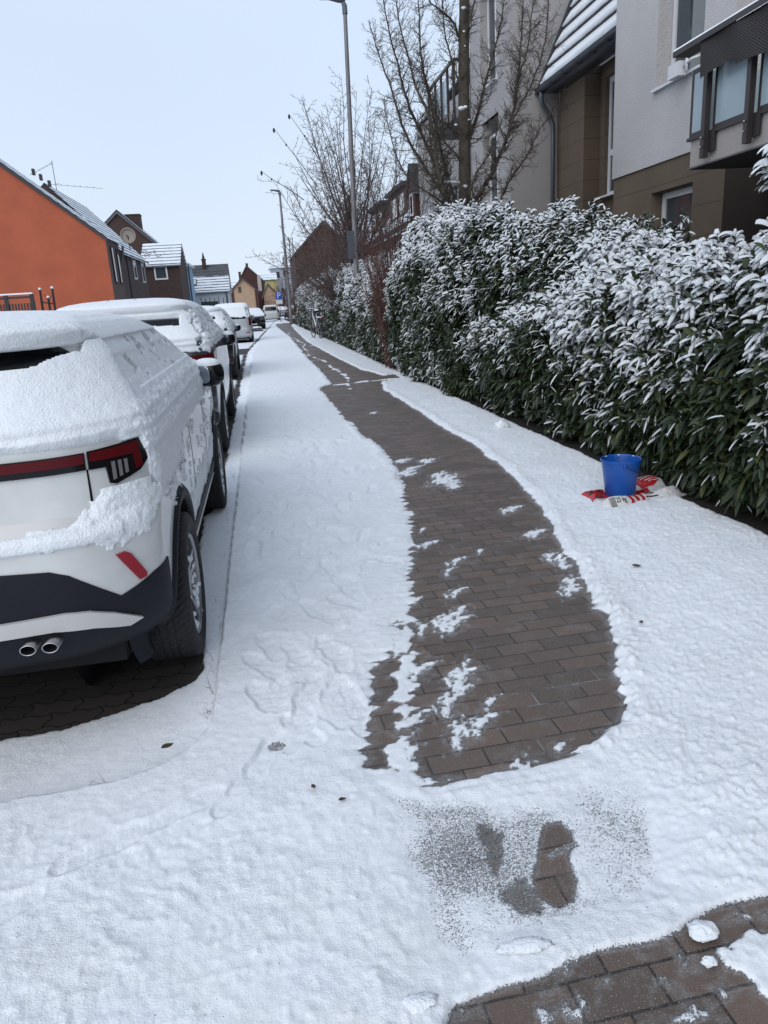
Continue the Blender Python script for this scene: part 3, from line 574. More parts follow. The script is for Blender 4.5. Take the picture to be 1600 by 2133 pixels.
def wheel(parent,x,y,z,r=.345,w=.225,out=1,rimmat='rim',detail=0,snow=0,name='wheel'):
    """tyre + rim; out=+1 faces +x"""
    o=bpy.data.objects.new(name,None); scn.collection.objects.link(o); o.parent=parent; o.location=(x,y,z); o.empty_display_size=.05
    h=w/2; mb=MB()
    if detail:
        nth=360; prof=[(r*.70,h*.88),(r*.74,h*.98),(r*.84,h*1.02),(r*.93,h*.98),(r*.97,h*.90)]+[(r*(1-.012*abs(k)**3),h*.86*k) for k in np.linspace(1,-1,31)]+[(r*.97,-h*.9),(r*.84,-h*1.02),(r*.7,-h*.9)]
        th=np.arange(nth)*2*PI/nth; P=[]
        for rr,xx in prof:
            R2=np.full(nth,rr)
            if rr>r*.975:
                k=xx/(h*.86); ph=(th*32/(2*PI)*2+abs(k)*2.2+(k>0)*.5)%1; gr=(ph<.18)|(abs(abs(k)-.33)<.05)|((abs(k)<.05)); si=((th*32/(2*PI)*8+abs(k)*6)%1<.22)
                R2=np.where(gr,rr-.009,np.where(si,rr-.003,rr))
            flat=.97; zz=R2*np.sin(th); yy=R2*np.cos(th); zz=np.maximum(zz,-r+.012*0+.006)
            P.append(np.c_[np.full(nth,xx*out),yy,zz])
        mb.grid(np.array(P),True)
    else:
        mb.lathe([(r*.68,out*h*.85),(r*.84,out*h*1.0),(r*.95,out*h*.93),(r,out*h*.7),(r,-out*h*.7),(r*.95,-out*h*.93),(r*.8,-out*h)],axis='x',n=40)
    mb.build('tyre',M['tyre'],o,True)
    rm=MB(); R=r*.71
    rm.lathe([(R,out*h*.86),(R*.96,out*h*.92),(R*.90,out*h*.84),(R*.88,out*h*.1)],axis='x',n=48)
    X0=out*h*.72
    for k in range(5):
        for dlt in (-.17,.17):
            a=k*2*PI/5+.3; a0,a1=a+dlt*.6,a+dlt*1.15; w0,w1=.016,.013
            p0=np.array([math.cos(a0),math.sin(a0)])*R*.16; p1=np.array([math.cos(a1),math.sin(a1)])*R*.93
            d=(p1-p0)/np.linalg.norm(p1-p0); q=np.array([-d[1],d[0]])
            pts=[(X0-out*.012,*(p0+q*w0)),(X0-out*.012,*(p0-q*w0)),(X0+out*.012,*(p1-q*w1)),(X0+out*.012,*(p1+q*w1))]
            rm.prism(pts,(-out*.03,0,0))
    rm.lathe([(0,X0+out*.004),(R*.14,X0+out*.002),(R*.24,X0-out*.02),(R*.26,X0-out*.04)],axis='x',n=24)
    rb=rm.build('rim',M[rimmat],o,False,auto=30)
    bk=MB(); bk.lathe([(0,out*h*.0),(R*.97,out*h*.02)],axis='x',n=40); bk.lathe([(0,out*h*.12),(R*.55,out*h*.12),(R*.56,0)],axis='x',n=40); bk.build('brake_disc',M['dark'],o)
    if snow:
        sn=MB(); rs=random.Random(snow)
        for k in range(int(34*1)):
            a=-PI/2+rs.uniform(-1.25,1.25); rr=R*rs.uniform(.66,1.03); s=rs.uniform(.012,.034)
            sn.blob((X0+out*rs.uniform(-.004,.012),rr*math.cos(a),rr*math.sin(a)),(.014,s,s*.9),1,1,10,7)
        for k in range(22):
            a=rs.uniform(0,2*PI); rr=R*rs.uniform(.25,.9); s=rs.uniform(.008,.018); sn.blob((X0+out*.004,rr*math.cos(a),rr*math.sin(a)),(.008,s,s),1,1,8,6)
        if detail:
            for k in range(90):
                a=PI/2+rs.uniform(-.0,.95); s=rs.uniform(.007,.016); sn.blob((out*(h*rs.uniform(.15,.5)),r*.995*math.cos(a),r*.995*math.sin(a)),(s,s,.006),1,1,8,6)
        tag(sn.build('snow_patch',M['snow'],o,True),kind='stuff')
    return o
def arch(body,parent,y,z,Ra,wd,mat,off=.012,sg=1,a0=-.35,a1=PI+.35,name='wheel_arch',n=44):
    """flared lip round a wheel opening plus the dark inner liner"""
    th=np.linspace(a0,a1,n); rs=[Ra-.012,Ra+.012,Ra+wd*.6,Ra+wd]; P=[]
    for i,rr in enumerate(rs):
        yy=y+rr*np.cos(th); zz=np.maximum(z+rr*np.sin(th),.17); p=body.side(yy,np.maximum(zz,body.T[0,0]+.01),sg); p[:,2]=zz; p[:,0]+=sg*(off if 0<i<3 else (off*.6 if i==0 else -.004)); P.append(p)
    p=P[0].copy(); p[:,0]-=sg*.06; P.insert(0,p); mb=MB(); mb.grid(np.array(P)); mb.build(name,mat,parent,True)
    q=P[1].copy(); a=q.copy(); b=q.copy(); a[:,0]-=sg*.01; b[:,0]=sg*.45; lm=MB(); lm.grid(np.array([a,b]))
    lm.poly([(sg*.45,y+(Ra)*math.cos(t),z+(Ra)*math.sin(t)) for t in np.linspace(0,2*PI,20,endpoint=False)])
    lm.build('wheel_well',M['dark'],parent)
def shell(body,parent,mat,mb_res=None):
    P=body.grid(); q=grid_faces(*P.shape[:2]); C=P.reshape(-1,3)[q].mean(1); keep=np.ones(len(q),bool)
    for yc in body.wheels: keep&=~((np.abs(C[:,0])>.5)&((C[:,1]-yc)**2+(C[:,2]-body.zw)**2<body.Ra**2))
    q=q[keep]; o=fast_mesh('body',P.reshape(-1,3),q,mat,parent)
    z0=body.T[0,0]; mb=MB(); r=body.T[0]; mb.box(-r[3]+.1,r[3]-.1,r[1]+.03,r[2]-.1,z0-.06,z0+.1); mb.build('underbody',M['dark'],parent); return o
def mirror(parent,x,y,z,sg,mat,s=1,snow=True,facing=-1):
    o=bpy.data.objects.new('wing_mirror',None); scn.collection.objects.link(o); o.parent=parent; o.location=(x,y,z); o.rotation_euler=(0,0,-sg*R_(38)); o.empty_display_size=.05
    mb=MB(); mb.blob((sg*.10*s,-facing*.03,0),(.108*s,.082*s,.088*s),.75,.8,26,16); mb.build('housing',mat,o,True)
    mb=MB(); mb.tube([(-sg*.04,.02,-.07*s),(sg*.05*s,0,-.055*s)],[.03,.035],10); mb.build('arm',M['gloss_black'],o,True)
    mb=MB(); mb.blob((sg*.095*s,facing*.046*s,0),(.078*s,.012,.060*s),.6,1,24,12); mb.build('glass',M['mirror'],o,True)
    if snow:
        mb=MB(); mb.blob((sg*.10*s,-facing*.025,.058*s),(.092*s,.070*s,.046*s),.8,.85,26,12); mb.build('snow_cover',M['snow'],o,True)
    return o
# ---- the white SUV in the foreground -------------------------------------
CX,CY,GZ=-1.375,2.50,-.055
car=thing('parked_car','white sport utility car covered in snow with a dark tail lamp bar, nearest the camera','car',(CX,CY,GZ),0,'cars parked in a row along the kerb')
H1=[(.26,.30,4.20,.80),(.30,.16,4.32,.86),(.36,.07,4.40,.90),(.44,.03,4.44,.915),(.55,.01,4.46,.925),(.68,.0,4.47,.93),(.79,.005,4.46,.932),(.835,.03,4.44,.932),(.86,.07,4.42,.932),(.93,.085,4.36,.930),(1.0,.09,4.20,.928),(1.06,.095,3.95,.922),(1.12,.10,3.55,.90),(1.165,.115,3.30,.875),(1.20,.155,3.22,.85),(1.28,.23,3.05,.80),(1.38,.315,2.85,.745),(1.455,.38,2.65,.70),(1.475,.33,2.55,.685),(1.50,.30,2.42,.665),(1.52,.34,2.3,.64),(1.545,.52,2.1,.58),(1.565,.75,1.9,.47),(1.578,1.0,1.7,.30),(1.582,1.25,1.5,.02)]
H1=[(a+.045 if a<1.4 else a+.045-.02*min(1,(a-1.4)/.1),b,c,d) for a,b,c,d in H1]
DZ=.045
B1=Body(H1,rcr=.35,bowr=.11,L=4.47,nz=190,nr=380,smooth=2,wheels=(.86,3.55),Ra=.425,zw=.35)
shell(B1,car,M['paint_white'])
re=lambda a,z:B1.rear(a,z+DZ)
rl=lambda a,z:B1.rear(a*.965,z+.004)
clad=[(-1.12,.235),(-1.12,.62),(-.97,.60),(-.80,.555),(-.72,.62),(-.64,.685),(-.58,.71),(-.40,.725),(.40,.725),(.58,.71),(.64,.685),(.72,.62),(.80,.555),(.97,.60),(1.12,.62),(1.12,.235)]
poly_patch(re,clad,.006,'rear_cladding',M['plastic'],car)
strip=[(-.86,.440),(-.76,.50),(-.68,.535),(-.60,.548),(-.40,.545),(.40,.545),(.60,.548),(.68,.535),(.76,.50),(.86,.440),(.80,.428),(.68,.465),(.55,.485),(-.55,.485),(-.68,.465),(-.80,.428)]
poly_patch(re,strip,.020,'skid_plate',M['silver_trim'],car)
bar=[(-.755,1.075),(-.755,1.135),(.755,1.135),(.755,1.075)]
poly_patch(rl,bar,.010,'tail_lamp_bar',M['gloss_black'],car)
poly_patch(rl,[(-.75,1.097),(-.75,1.130),(.75,1.130),(.75,1.097)],.013,'red_light_strip',M['red_lamp'],car)
for sg in(1,-1):
    f=(lambda p:p) if sg==1 else mir
    lo=bpy.data.objects.new('tail_lamp',None); scn.collection.objects.link(lo); lo.parent=car
    poly_patch(rl,f([(.765,1.137),(1.02,1.150),(1.075,1.128),(1.06,1.08),(.98,1.035),(.86,1.005),(.835,1.012),(.828,1.072),(.765,1.073)]),.010,'lamp_housing',M['gloss_black'],lo)
    poly_patch(rl,f([(.77,1.100),(.77,1.131),(.99,1.140),(.995,1.05),(.955,1.042),(.95,1.10)]),.013,'red_lens',M['red_lamp'],lo)
    for k in range(3): poly_patch(rl,f([(.848+.027*k,1.022+.007*k),(.848+.027*k,1.088),(.861+.027*k,1.088),(.861+.027*k,1.025+.007*k)]),.015,'light_bar',M['clear_lamp'],lo)
    poly_patch(rl,f([(.835,.760),(.875,.763),(.895,.750),(.955,.655),(.95,.640),(.915,.637)]),.012,'rear_reflector',M['red_bright'],car)
    poly_patch(rl,f([(.757,1.075),(.763,1.075),(.766,.93),(.764,.87),(.755,.845),(.745,.84),(.757,.87)]),.0025,'shut_line',M['gloss_black'],car,skirt=.001)
    # twin exhaust tips
    for k in(0,1):
        e=MB(); c=(sg*(.452+.075*k),.014,.490); e.lathe([(.024,-.02),(.0265,-.024),(.029,-.02),(.029,.25)],c,'y',32); e.v=[(v-np.array(c))*np.array([1,1,.7])+np.array(c) for v in e.v]; e.build('exhaust_pipe',M['chrome'],car,True)
        e=MB(); e.lathe([(.0,.02),(.0245,.02),(.0245,-.018)],c,'y',24); e.v=[(v-np.array(c))*np.array([1,1,.7])+np.array(c) for v in e.v]; e.build('exhaust_opening',M['dark'],car,True)
    arch(B1,car,.86,.35,.425,.062,M['plastic'],.016,sg); arch(B1,car,3.55,.35,.425,.062,M['plastic'],.016,sg)
    sd=lambda y,z,sg=sg:B1.side(y,z+DZ*(z>.6),sg)
    poly_patch(sd,[(1.2,.30),(1.33,.50),(3.1,.50),(3.22,.30)],.012,'side_cladding',M['plastic'],car)
    poly_patch(sd,[(1.36,.40),(1.42,.43),(3.12,.405),(3.14,.38)],.020,'side_trim',M['silver_trim'],car)
    for yy in(1.62,2.60): poly_patch(sd,[(yy,.50),(yy,1.10),(yy+.006,1.10),(yy+.006,.50)],.002,'shut_line',M['gloss_black'],car,skirt=.001)
    poly_patch(sd,[(.98,.84),(1.2,.86),(1.42,1.09),(1.43,1.09),(1.22,.85),(1.0,.83)],.002,'shut_line',M['gloss_black'],car,skirt=.001)
    poly_patch(sd,[(.62,1.19),(1.0,1.42),(2.35,1.44),(2.95,1.18)],.004,'side_window',M['glass'],car)
    for yy in(1.75,2.72):
        hb=MB(); hb.tube([(sg*.90,yy-.09,.985),(sg*.935,yy-.07,.99),(sg*.935,yy+.07,.99),(sg*.90,yy+.09,.985)],.014,8); hb.build('door_handle',M['paint_white'],car,True)
    wheel(car,sg*.835,.86,.349,.35,.235,sg,'rim',1 if sg>0 else 0,11); wheel(car,sg*.835,3.55,.349,.35,.235,sg,'rim',1 if sg>0 else 0,12)
    mirror(car,sg*.885,2.93,1.17,sg,M['gloss_black'],1.05)
poly_patch(re,[(-.66,1.20),(-.63,1.475),(.63,1.475),(.68,1.43),(.70,1.20)],.004,'rear_window',M['glass'],car)
poly_patch(re,[(-.60,.835),(-.60,.88),(.60,.88),(.70,.87),(.72,.85),(.66,.835)],.003,'tailgate_lip',M['silver_trim'],car)
pl=MB(); pl.box(-.26,.26,.045,.066,.90,1.0); pl.build('number_plate',M['plate'],car)
def hero_thick(P,N):
    x,y,z=P[...,0],P[...,1],P[...,2]-DZ; n1=fbm(x*9,y*9,z*9,4,101); n2=fbm(x*30,y*30,z*30,3,102); n3=fbm(x*70,y*70,z*70,2,103)
    up=np.clip(N[...,2],0,1); rear=N[...,1]<-.35; ax=np.abs(x)
    t=.012+.030*sm((up-.05)/.6)+.003*n1
    # where the snow ends: just above the lamp bar at the rear, falling along the flank
    edge=0; side=(ax>.78)&(z<1.2)
    corner=sm((ax-.80)/.08)
    lim=1.105*(1-corner)+corner*(1.105-.24*sm((y-.24)/.22)+.10*sm((y-.75)/.8)); lim=lim+n1*.16*corner+n2*.05*corner+.012*n2
    m=sm((z-lim)/.030); t=t*m-.02*(1-m)
    t=t+(np.clip(n2+.1,0,1)*.022+n3*.008)*corner*m
    # lumpy snow sticking to the bumper corner and tailgate
    pd=(z>.735)*np.exp(-((z-.815-.10*sm((ax-.6)/.3))/(.045+.11*sm((ax-.62)/.2)))**2)*(y<.36)*(N[...,1]<.1)
    q=pd*(1.05*sm((ax-.30)/.5)+.55)+n1*1.6+n2*.9-.62-1.0*sm((ax-.955)/.03)*0-.9*sm((y-.28)/.1)
    t2=np.where(q>0,.003+.014*np.clip(q,0,1)+.008*n3,-.02); t=np.maximum(t,t2)
    fl=(ax>.84)&(y>.28)&(y<1.5)&(z>.72)&(z<1.12); t=np.where(fl&((n1*1.6+n2*1.3+(z-.90)*1.6)>-.02),np.maximum(t,.005+.016*np.clip(n2+.2,0,1)+.006*n3),t)
    lampz=(z+DZ>1.0)&(z+DZ<1.150)&(ax<.96)&(y<.36)&(N[...,1]<-.15); t=np.where(lampz,-.02,t)
    # bumper ledge
    lg=np.exp(-((z-.800)/.030)**2)*(ax<.80-.0)*(y<.3)*np.clip(.25+up*1.4,0,1); t3=np.where(lg+n2*.25>.30,.008+.020*lg+.003*n2,-.02); t=np.maximum(t,t3)
    # bare glass under the spoiler
    b=((ax<.665)&(z>1.355+.03*n1+.016*n2+.04*sm((ax-.50)/.15))&(z<1.462)&(y<.62)&(N[...,1]<-.3)); t=np.where(b,-.02,t)
    sp=(z>1.465)&(z<1.56)&(y<.6); t=np.where(sp,t+.003,t)
    t=t+.0035*fbm(x*4,y*4,z*4,3,111)*m*(1-corner)
    # side windows show through in slits
    s=((ax>.66)&(z>1.24)&(z<1.44)&(y>.7)); s2=(fbm(y*5+z*7,z*9-y*3,0,3,107)>.235)&s; t=np.where(s2,-.015,np.where(s,t*.8+.004*n2+.006*np.abs(n1),t))
    # bonnet corner, arches keep clear
    t=np.where((ax>.80)&(y>1.2)&(z<.98)&(z>.45),np.where((n1*1.8+n2+.45*np.exp(-((z-.55)/.09)**2)*1.4-.30+.25*sm((y-3.3)/.3)*(z>.75))>0,.004+.01*np.abs(n2),-.02),t)
    return t
B1f=Body(H1,rcr=.35,bowr=.11,L=4.47,nz=420,nr=900,smooth=5,wheels=(.86,3.55),Ra=.425,zw=.35)
snow_on(B1f,car,hero_thick)
for k in range(2):
    s=MB(); s.blob((.50+.0,.04+.0,.462),(.05,.03,.012),1,1,12,8)
# ---- other cars -----------------------------------------------------------
def suv(zt=1.66,W=.92,L=4.55): 
    k=zt/1.582
    return [(a*k if a>1.1 else a,b,c*L/4.47,d*W/.93) for a,b,c,d in H1]
def std_thick(lampz,win=(.62,1.30,1.45),seed=0,side=.5,bare_rear=False,zb=1.02):
    def f(P,N):
        x,y,z=P[...,0],P[...,1],P[...,2]; n1=fbm(x*7+seed,y*7,z*7,4,201+seed); n2=fbm(x*26,y*26,z*26,3,202); up=np.clip(N[...,2],0,1); ax=np.abs(x); zt=P[...,2].max()
        t=.010+.035*sm((up-.05)/.6)
        lim=np.where(N[...,1]<-.5,lampz+.02,zb)+n1*.16*(1-sm((up-.3)/.4))+.02*n2
        m=sm((z-lim)/.03); t=t*m-.02*(1-m)
        sdw=(np.abs(N[...,0])>.45); hole=(n1+n2*.9)>(.16-.10*side); t=np.where(sdw&(z<zt-.12)&hole,-.012,t)
        b=(ax<win[0])&(z>win[1]+.03*n1)&(z<win[2])&(N[...,1]<-.25)&(y<1.2); t=np.where(b,-.012,t)
        lg=np.exp(-((z-.80)/.035)**2)*(y<.25)*(N[...,2]>.1); t=np.maximum(t,np.where(lg>.35,.02*lg,-.02)); return t
    return f
def make_car(label,cx,cy,rows,mat,L,W,thick,rz=0,wheels=(.86,3.5),r=.33,lamp=None,zlamp=1.05,nz=110,nr=260,group='cars parked in a row along the kerb',clad=True,mir=True,lampw=.30,plate_z=.55,z0=GZ,rimmat='rim',bar=False,sc=1,mz=1.12,my=2.9,win=(.62,1.18,1.46),front=None,zt=1.5,rearbump=M['plastic']):
    c=thing('parked_car',label,'car',(cx,cy,z0),rz,group); c.scale=(sc,)*3
    B=Body(rows,L=L,nz=nz,nr=nr,smooth=2,wheels=wheels,Ra=r+.075,zw=r)
    shell(B,c,mat); re=lambda a,z:B.rear(a,z); fr=lambda a,z:B.rear(a,z,1)
    poly_patch(re,[(-win[0],win[1]),(-win[0]+.06,win[2]),(win[0]-.06,win[2]),(win[0],win[1])],.004,'rear_window',M['glass'],c,.08)
    if clad: poly_patch(re,[(-1.08,.33),(-1.05,.52),(-.7,.60),(.7,.60),(1.05,.52),(1.08,.33)],.006,'rear_cladding',rearbump,c,.08)
    for sg in(1,-1):
        g=(lambda p:p) if sg==1 else (lambda p:[(-a,b) for a,b in p])
        poly_patch(re,g([(W-.10-lampw,zlamp-.06),(W-.12-lampw,zlamp+.05),(W+.10,zlamp+.06),(W+.14,zlamp),(W+.06,zlamp-.07)] if lamp is None else lamp),.012,'tail_lamp',M['red_lamp'],c,.06)
        if lamp is None: poly_patch(re,g([(W-.06-lampw,zlamp-.045),(W-.08-lampw,zlamp-.01),(W-.05,zlamp-.005),(W-.03,zlamp-.045)]),.015,'reversing_lamp',M['clear_lamp'],c,.06)
        poly_patch(re,g([(W-.28,.46),(W-.28,.50),(W-.08,.51),(W-.06,.47)]),.012,'rear_reflector',M['red_bright'],c,.06)
        for yc in wheels:
            arch(B,c,yc,r,r+.075,.05,M['plastic'] if clad else mat,.010,sg,n=24); wheel(c,sg*(W-.10),yc,r,r,.22,sg,rimmat,0,int(yc*10) if sg>0 else 0)
        sd=lambda y,z,sg=sg:B.side(y,z,sg)
        poly_patch(sd,[(wheels[0]+.45,.28),(wheels[0]+.52,.42),(wheels[1]-.5,.42),(wheels[1]-.42,.28)],.010,'side_sill',M['plastic'],c,.15)
        poly_patch(sd,[(.75,zt*.78),(1.15,zt*.93),(2.3,zt*.935),(2.9,zt*.78)],.004,'side_window',M['glass'],c,.1)
        for yy in(1.6,2.5): poly_patch(sd,[(yy,.45),(yy,zt*.76),(yy+.008,zt*.76),(yy+.008,.45)],.002,'shut_line',M['gloss_black'],c,.2,.001)
        poly_patch(fr,g([(W-.36,.70),(W-.38,.80),(W-.02,.84),(W+.12,.83),(W+.02,.72)]),.010,'headlamp',M['clear_lamp'],c,.08)
        if mir: mirror(c,sg*(W-.05),my,mz,sg,M['gloss_black'] if mat!=M['paint_silver'] else mat)
    poly_patch(fr,[(-.5,.46),(-.55,.66),(.55,.66),(.5,.46)],.008,'grille',M['gloss_black'],c,.1)
    for nm,yy,sgn in(('number_plate',-.0,1),):
        pb=MB(); p=B.rear(np.array([0.]),np.array([plate_z]))[0]; pb.box(-.26,.26,p[1]-.02,p[1]+.01,plate_z-.055,plate_z+.055); pb.build('number_plate',M['plate'],c)
        pb=MB(); p=B.rear(np.array([0.]),np.array([.42]),1)[0]; pb.box(-.26,.26,p[1]-.01,p[1]+.02,.36,.47); pb.build('number_plate',M['plate'],c)
    if thick:
        B.fine=Body(rows,L=L,nz=int(nz*1.6),nr=int(nr*1.6),smooth=3).grid(); snow_on(B,c,thick)
    return c,B
R2=suv(1.70,.93,4.6)
c2,B2=make_car('dark grey sport utility car with red tail lamps, second in the row',-1.43,7.85,R2,M['paint_grey'],4.6,.93,std_thick(1.15,(.60,1.44,1.545),3,1.2,zb=1.22),wheels=(.93,3.64),r=.35,zlamp=1.10,nz=170,nr=360,my=2.95,mz=1.2,win=(.66,1.24,1.53),zt=1.6,lampw=.34)
for x in(-.16,.12):
    b=MB(); b.blob((x,.75,1.745),(.018,.03,.022),.5,.6,12,8); b.build('washer_jet',M['gloss_black'],c2,True)
R3=suv(1.64,.90,4.4)
make_car('black crossover under patchy snow, third in the row',-1.52,17.2,R3,M['paint_black'],4.4,.90,std_thick(1.05,(.56,1.36,1.46),5,1.2,zb=1.08),wheels=(.85,3.4),r=.34,zlamp=.98,my=2.8,mz=1.12,zt=1.52)
VAN=[(.24,.20,4.1,.80),(.34,.05,4.3,.88),(.5,.0,4.40,.895),(.62,.0,4.42,.90),(.70,.04,4.42,.90),(.9,.055,4.35,.90),(1.02,.06,4.0,.895),(1.12,.07,3.75,.885),(1.3,.10,3.4,.86),(1.6,.16,3.0,.80),(1.72,.22,2.8,.76),(1.78,.32,2.6,.68),(1.81,.6,2.4,.5),(1.82,1.0,2.0,.05)]
make_car('silver delivery van with high frosted rear, fourth in the row',-1.22,35.9,VAN,M['paint_silver'],4.42,.90,std_thick(1.16,(.0,3,3),7,.3,zb=1.62),wheels=(.85,3.5),r=.33,lamp=[(.80,.80),(.80,1.15),(.90,1.17),(.98,1.14),(.96,.80)],my=2.9,mz=1.15,zt=1.75,win=(.66,1.12,1.60),clad=False,plate_z=.86)
R5=[(a,b,c,d) for a,b,c,d in suv(1.50,.88,4.2)]
make_car('black hatchback facing the camera with snow on its bonnet, fifth in the row',-.48,60.2,R5,M['paint_black'],4.2,.88,std_thick(1.0,(.0,3,3),9,.6,zb=.92),rz=PI+.03,wheels=(.8,3.3),r=.32,zlamp=.95,zt=1.42,mz=1.02,win=(.6,1.1,1.38))
SM=[(.22,.15,3.3,.72),(.32,.03,3.4,.79),(.5,.0,3.46,.81),(.66,.02,3.48,.815),(.85,.04,3.3,.815),(.98,.06,2.95,.80),(1.1,.10,2.6,.77),(1.3,.20,2.35,.70),(1.43,.28,2.1,.64),(1.48,.4,1.9,.52),(1.50,.7,1.6,.02)]
make_car('small white hatchback with a clear rear window and red side lamps, sixth in the row',1.50,84,SM,M['paint_white'],3.48,.81,std_thick(1.44,(.0,3,3),11,.0,zb=1.40),wheels=(.55,2.9),r=.29,lamp=[(.66,.80),(.64,1.12),(.74,1.14),(.84,1.0),(.80,.80)],my=2.2,mz=1.0,zt=1.4,clad=False,sc=1.14,win=(.58,1.0,1.36),plate_z=.62,mir=False)
make_car('grey saloon with snow on its roof beside the parking sign, far up the street',3.2,98,suv(1.46,.88,4.3),M['paint_grey'],4.3,.88,std_thick(1.0,(.0,3,3),13,.6),wheels=(.8,3.3),r=.32,zlamp=.95,zt=1.4,mir=False,nz=70,nr=150)
make_car('dark estate car at the far end of the row, half hidden by the hedge',5.3,108,suv(1.50,.88,4.5),M['paint_black'],4.5,.88,std_thick(1.0,(.0,3,3),15,.3),rz=-.05,wheels=(.8,3.4),r=.32,zlamp=.95,zt=1.42,mir=False,nz=70,nr=150)
# ------------------------------------------------------------------ buildings
def facade(mb,pl,c,u0,u1,z0,z1,holes=(),depth=.2,top=None):
    """wall in the plane x=c (pl='x') or y=c (pl='y') with real openings; reveals run 'depth' inwards"""
    us=sorted({u0,u1,*[h[0] for h in holes],*[h[1] for h in holes]}); zs=sorted({z0,z1,*[h[2] for h in holes],*[h[3] for h in holes]})
    P=(lambda u,z,d=0:(c+d,u,z)) if pl=='x' else (lambda u,z,d=0:(u,c+d,z))
    for a,b in zip(us,us[1:]):
        for p,q in zip(zs,zs[1:]):
            if any(h[0]<=a and b<=h[1] and h[2]<=p and q<=h[3] for h in holes): continue
            mb.quad(P(a,p),P(b,p),P(b,q),P(a,q))
    for h in holes:
        a,b,p,q=h
        mb.quad(P(a,p),P(a,q),P(a,q,depth),P(a,p,depth)); mb.quad(P(b,p),P(b,q),P(b,q,depth),P(b,p,depth))
        mb.quad(P(a,q),P(b,q),P(b,q,depth),P(a,q,depth)); mb.quad(P(a,p),P(b,p),P(b,p,depth),P(a,p,depth))
def window(par,pl,c,u0,u1,z0,z1,fw=.07,mull=0,trans=None,fmat='frame_white',pmat='pane',sill=True,d=.05,sd=-.04,blind=0):
    mb=MB()
    def bx(a,b,p,q,c0=None,c1=None):
        c0=c if c0 is None else c0; c1=c+d if c1 is None else c1
        if pl=='x': mb.box(c0,c1,a,b,p,q)
        else: mb.box(a,b,c0,c1,p,q)
    bx(u0,u1,z0,z0+fw);bx(u0,u1,z1-fw,z1);bx(u0,u0+fw,z0+fw,z1-fw);bx(u1-fw,u1,z0+fw,z1-fw)
    for k in range(mull):
        u=u0+(u1-u0)*(k+1)/(mull+1); bx(u-fw*.5,u+fw*.5,z0+fw,z1-fw,c-.002,c+d+.002)
    if trans: bx(u0+fw,u1-fw,trans-fw*.6,trans+fw*.6,c-.004,c+d+.004)
    o=mb.build('window',M[fmat],par,org=par.location)
    p=MB(); cc=c+d*.6
    A=(lambda u,z:(cc,u,z)) if pl=='x' else (lambda u,z:(u,cc,z))
    p.quad(A(u0+fw*.8,z0+fw*.8),A(u1-fw*.8,z0+fw*.8),A(u1-fw*.8,z1-fw*.8),A(u0+fw*.8,z1-fw*.8)); p.build('pane',M[pmat],o,org=par.location)
    if sill:
        s=MB()
        if pl=='x': s.box(c+sd-.28,c,u0-.04,u1+.04,z0-.045,z0-.003)
        else: s.box(u0-.04,u1+.04,c+sd-.12,c,z0-.045,z0-.003)
        s.build('sill',M[fmat],o,org=par.location)
    return o
# ---- the apartment building on the right -----------------------------------
apt=thing('apartment_building','grey and white plastered apartment building with brown base behind the laurel hedge','building',(7,14,0))
O=apt.location
m=MB(); facade(m,'x',7.0,10.58,14.17,3.5,13,[(11.33,12.68,4.66,6.9)],.27); m.quad((7,14.17,3.5),(7,14.17,13),(10,14.17,13),(10,14.17,3.5)); m.quad((7,10.58,3.5),(7,10.58,13),(7.62,10.58,13),(7.62,10.58,3.5))
m.quad((7,10.58,3.497),(7.1,10.58,3.497),(7.1,14.17,3.497),(7,14.17,3.497)); m.build('plaster_wall',M['stucco'],apt,org=O)
m=MB(); facade(m,'x',7.03,10.62,14.15,-.1,3.5,[(11.45,12.72,1.9,3.05)],.22); m.quad((7.03,14.15,-.1),(7.03,14.15,3.5),(10,14.15,3.5),(10,14.15,-.1)); m.build('base_wall',M['brown'],apt,org=O)
window(apt,'x',7.25,11.35,12.66,4.66,6.9,.09,0); window(apt,'x',7.23,11.47,12.70,1.92,3.03,.1,0,pmat='pane')
b=MB(); b.box(7.262,7.27,11.46,12.1,4.78,6.8); b.build('blind',simple('striped_blind',(.20,.215,.21),.6),apt,org=O)
# recessed wall, storey wall above balcony
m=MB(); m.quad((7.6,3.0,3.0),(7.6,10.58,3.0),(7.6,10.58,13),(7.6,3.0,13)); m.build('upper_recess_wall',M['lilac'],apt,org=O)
m=MB(); m.quad((8.9,2.0,-.1),(8.9,10.62,-.1),(8.9,10.62,3.02),(8.9,2,3.02)); m.quad((7.6,2,3.0),(9,2,3.0),(9,10.6,3.0),(7.6,10.6,3.0)); m.quad((7.03,10.62,-.1),(7.03,10.62,3.5),(8.9,10.62,3.5),(8.9,10.62,-.1)); m.quad((7.03,6.4,-.1),(7.03,6.4,3.0),(8.9,6.4,3.0),(8.9,6.4,-.1)); m.build('entrance_recess',M['brown_shaded'],apt,org=O)  # walls coloured darker for shade; unseen near side wall added to keep light out
m=MB(); m.box(7.03,11,-8,6.39,-.1,2.99); m.box(7.61,11,-8,10.5,3.01,13); m.build('unseen_near_wing_wall',M['brown'],apt,org=O)  # unseen rest of the building, added so the entrance recess gets dark
# brown recessed bay with tall window between the two plaster blocks
m=MB(); facade(m,'x',8.30,18.35,20.0,-.1,6.6); m.quad((8.3,18.35,-.1),(8.3,18.35,6.6),(8.72,18.35,6.6),(8.72,18.35,-.1)); facade(m,'x',8.72,14.2,18.35,-.1,6.6,[(15.9,18.12,3.62,6.28)],.12); m.build('recess_wall',M['brown'],apt,org=O)
window(apt,'x',8.82,15.92,18.10,3.64,6.26,.11,1,trans=4.62)
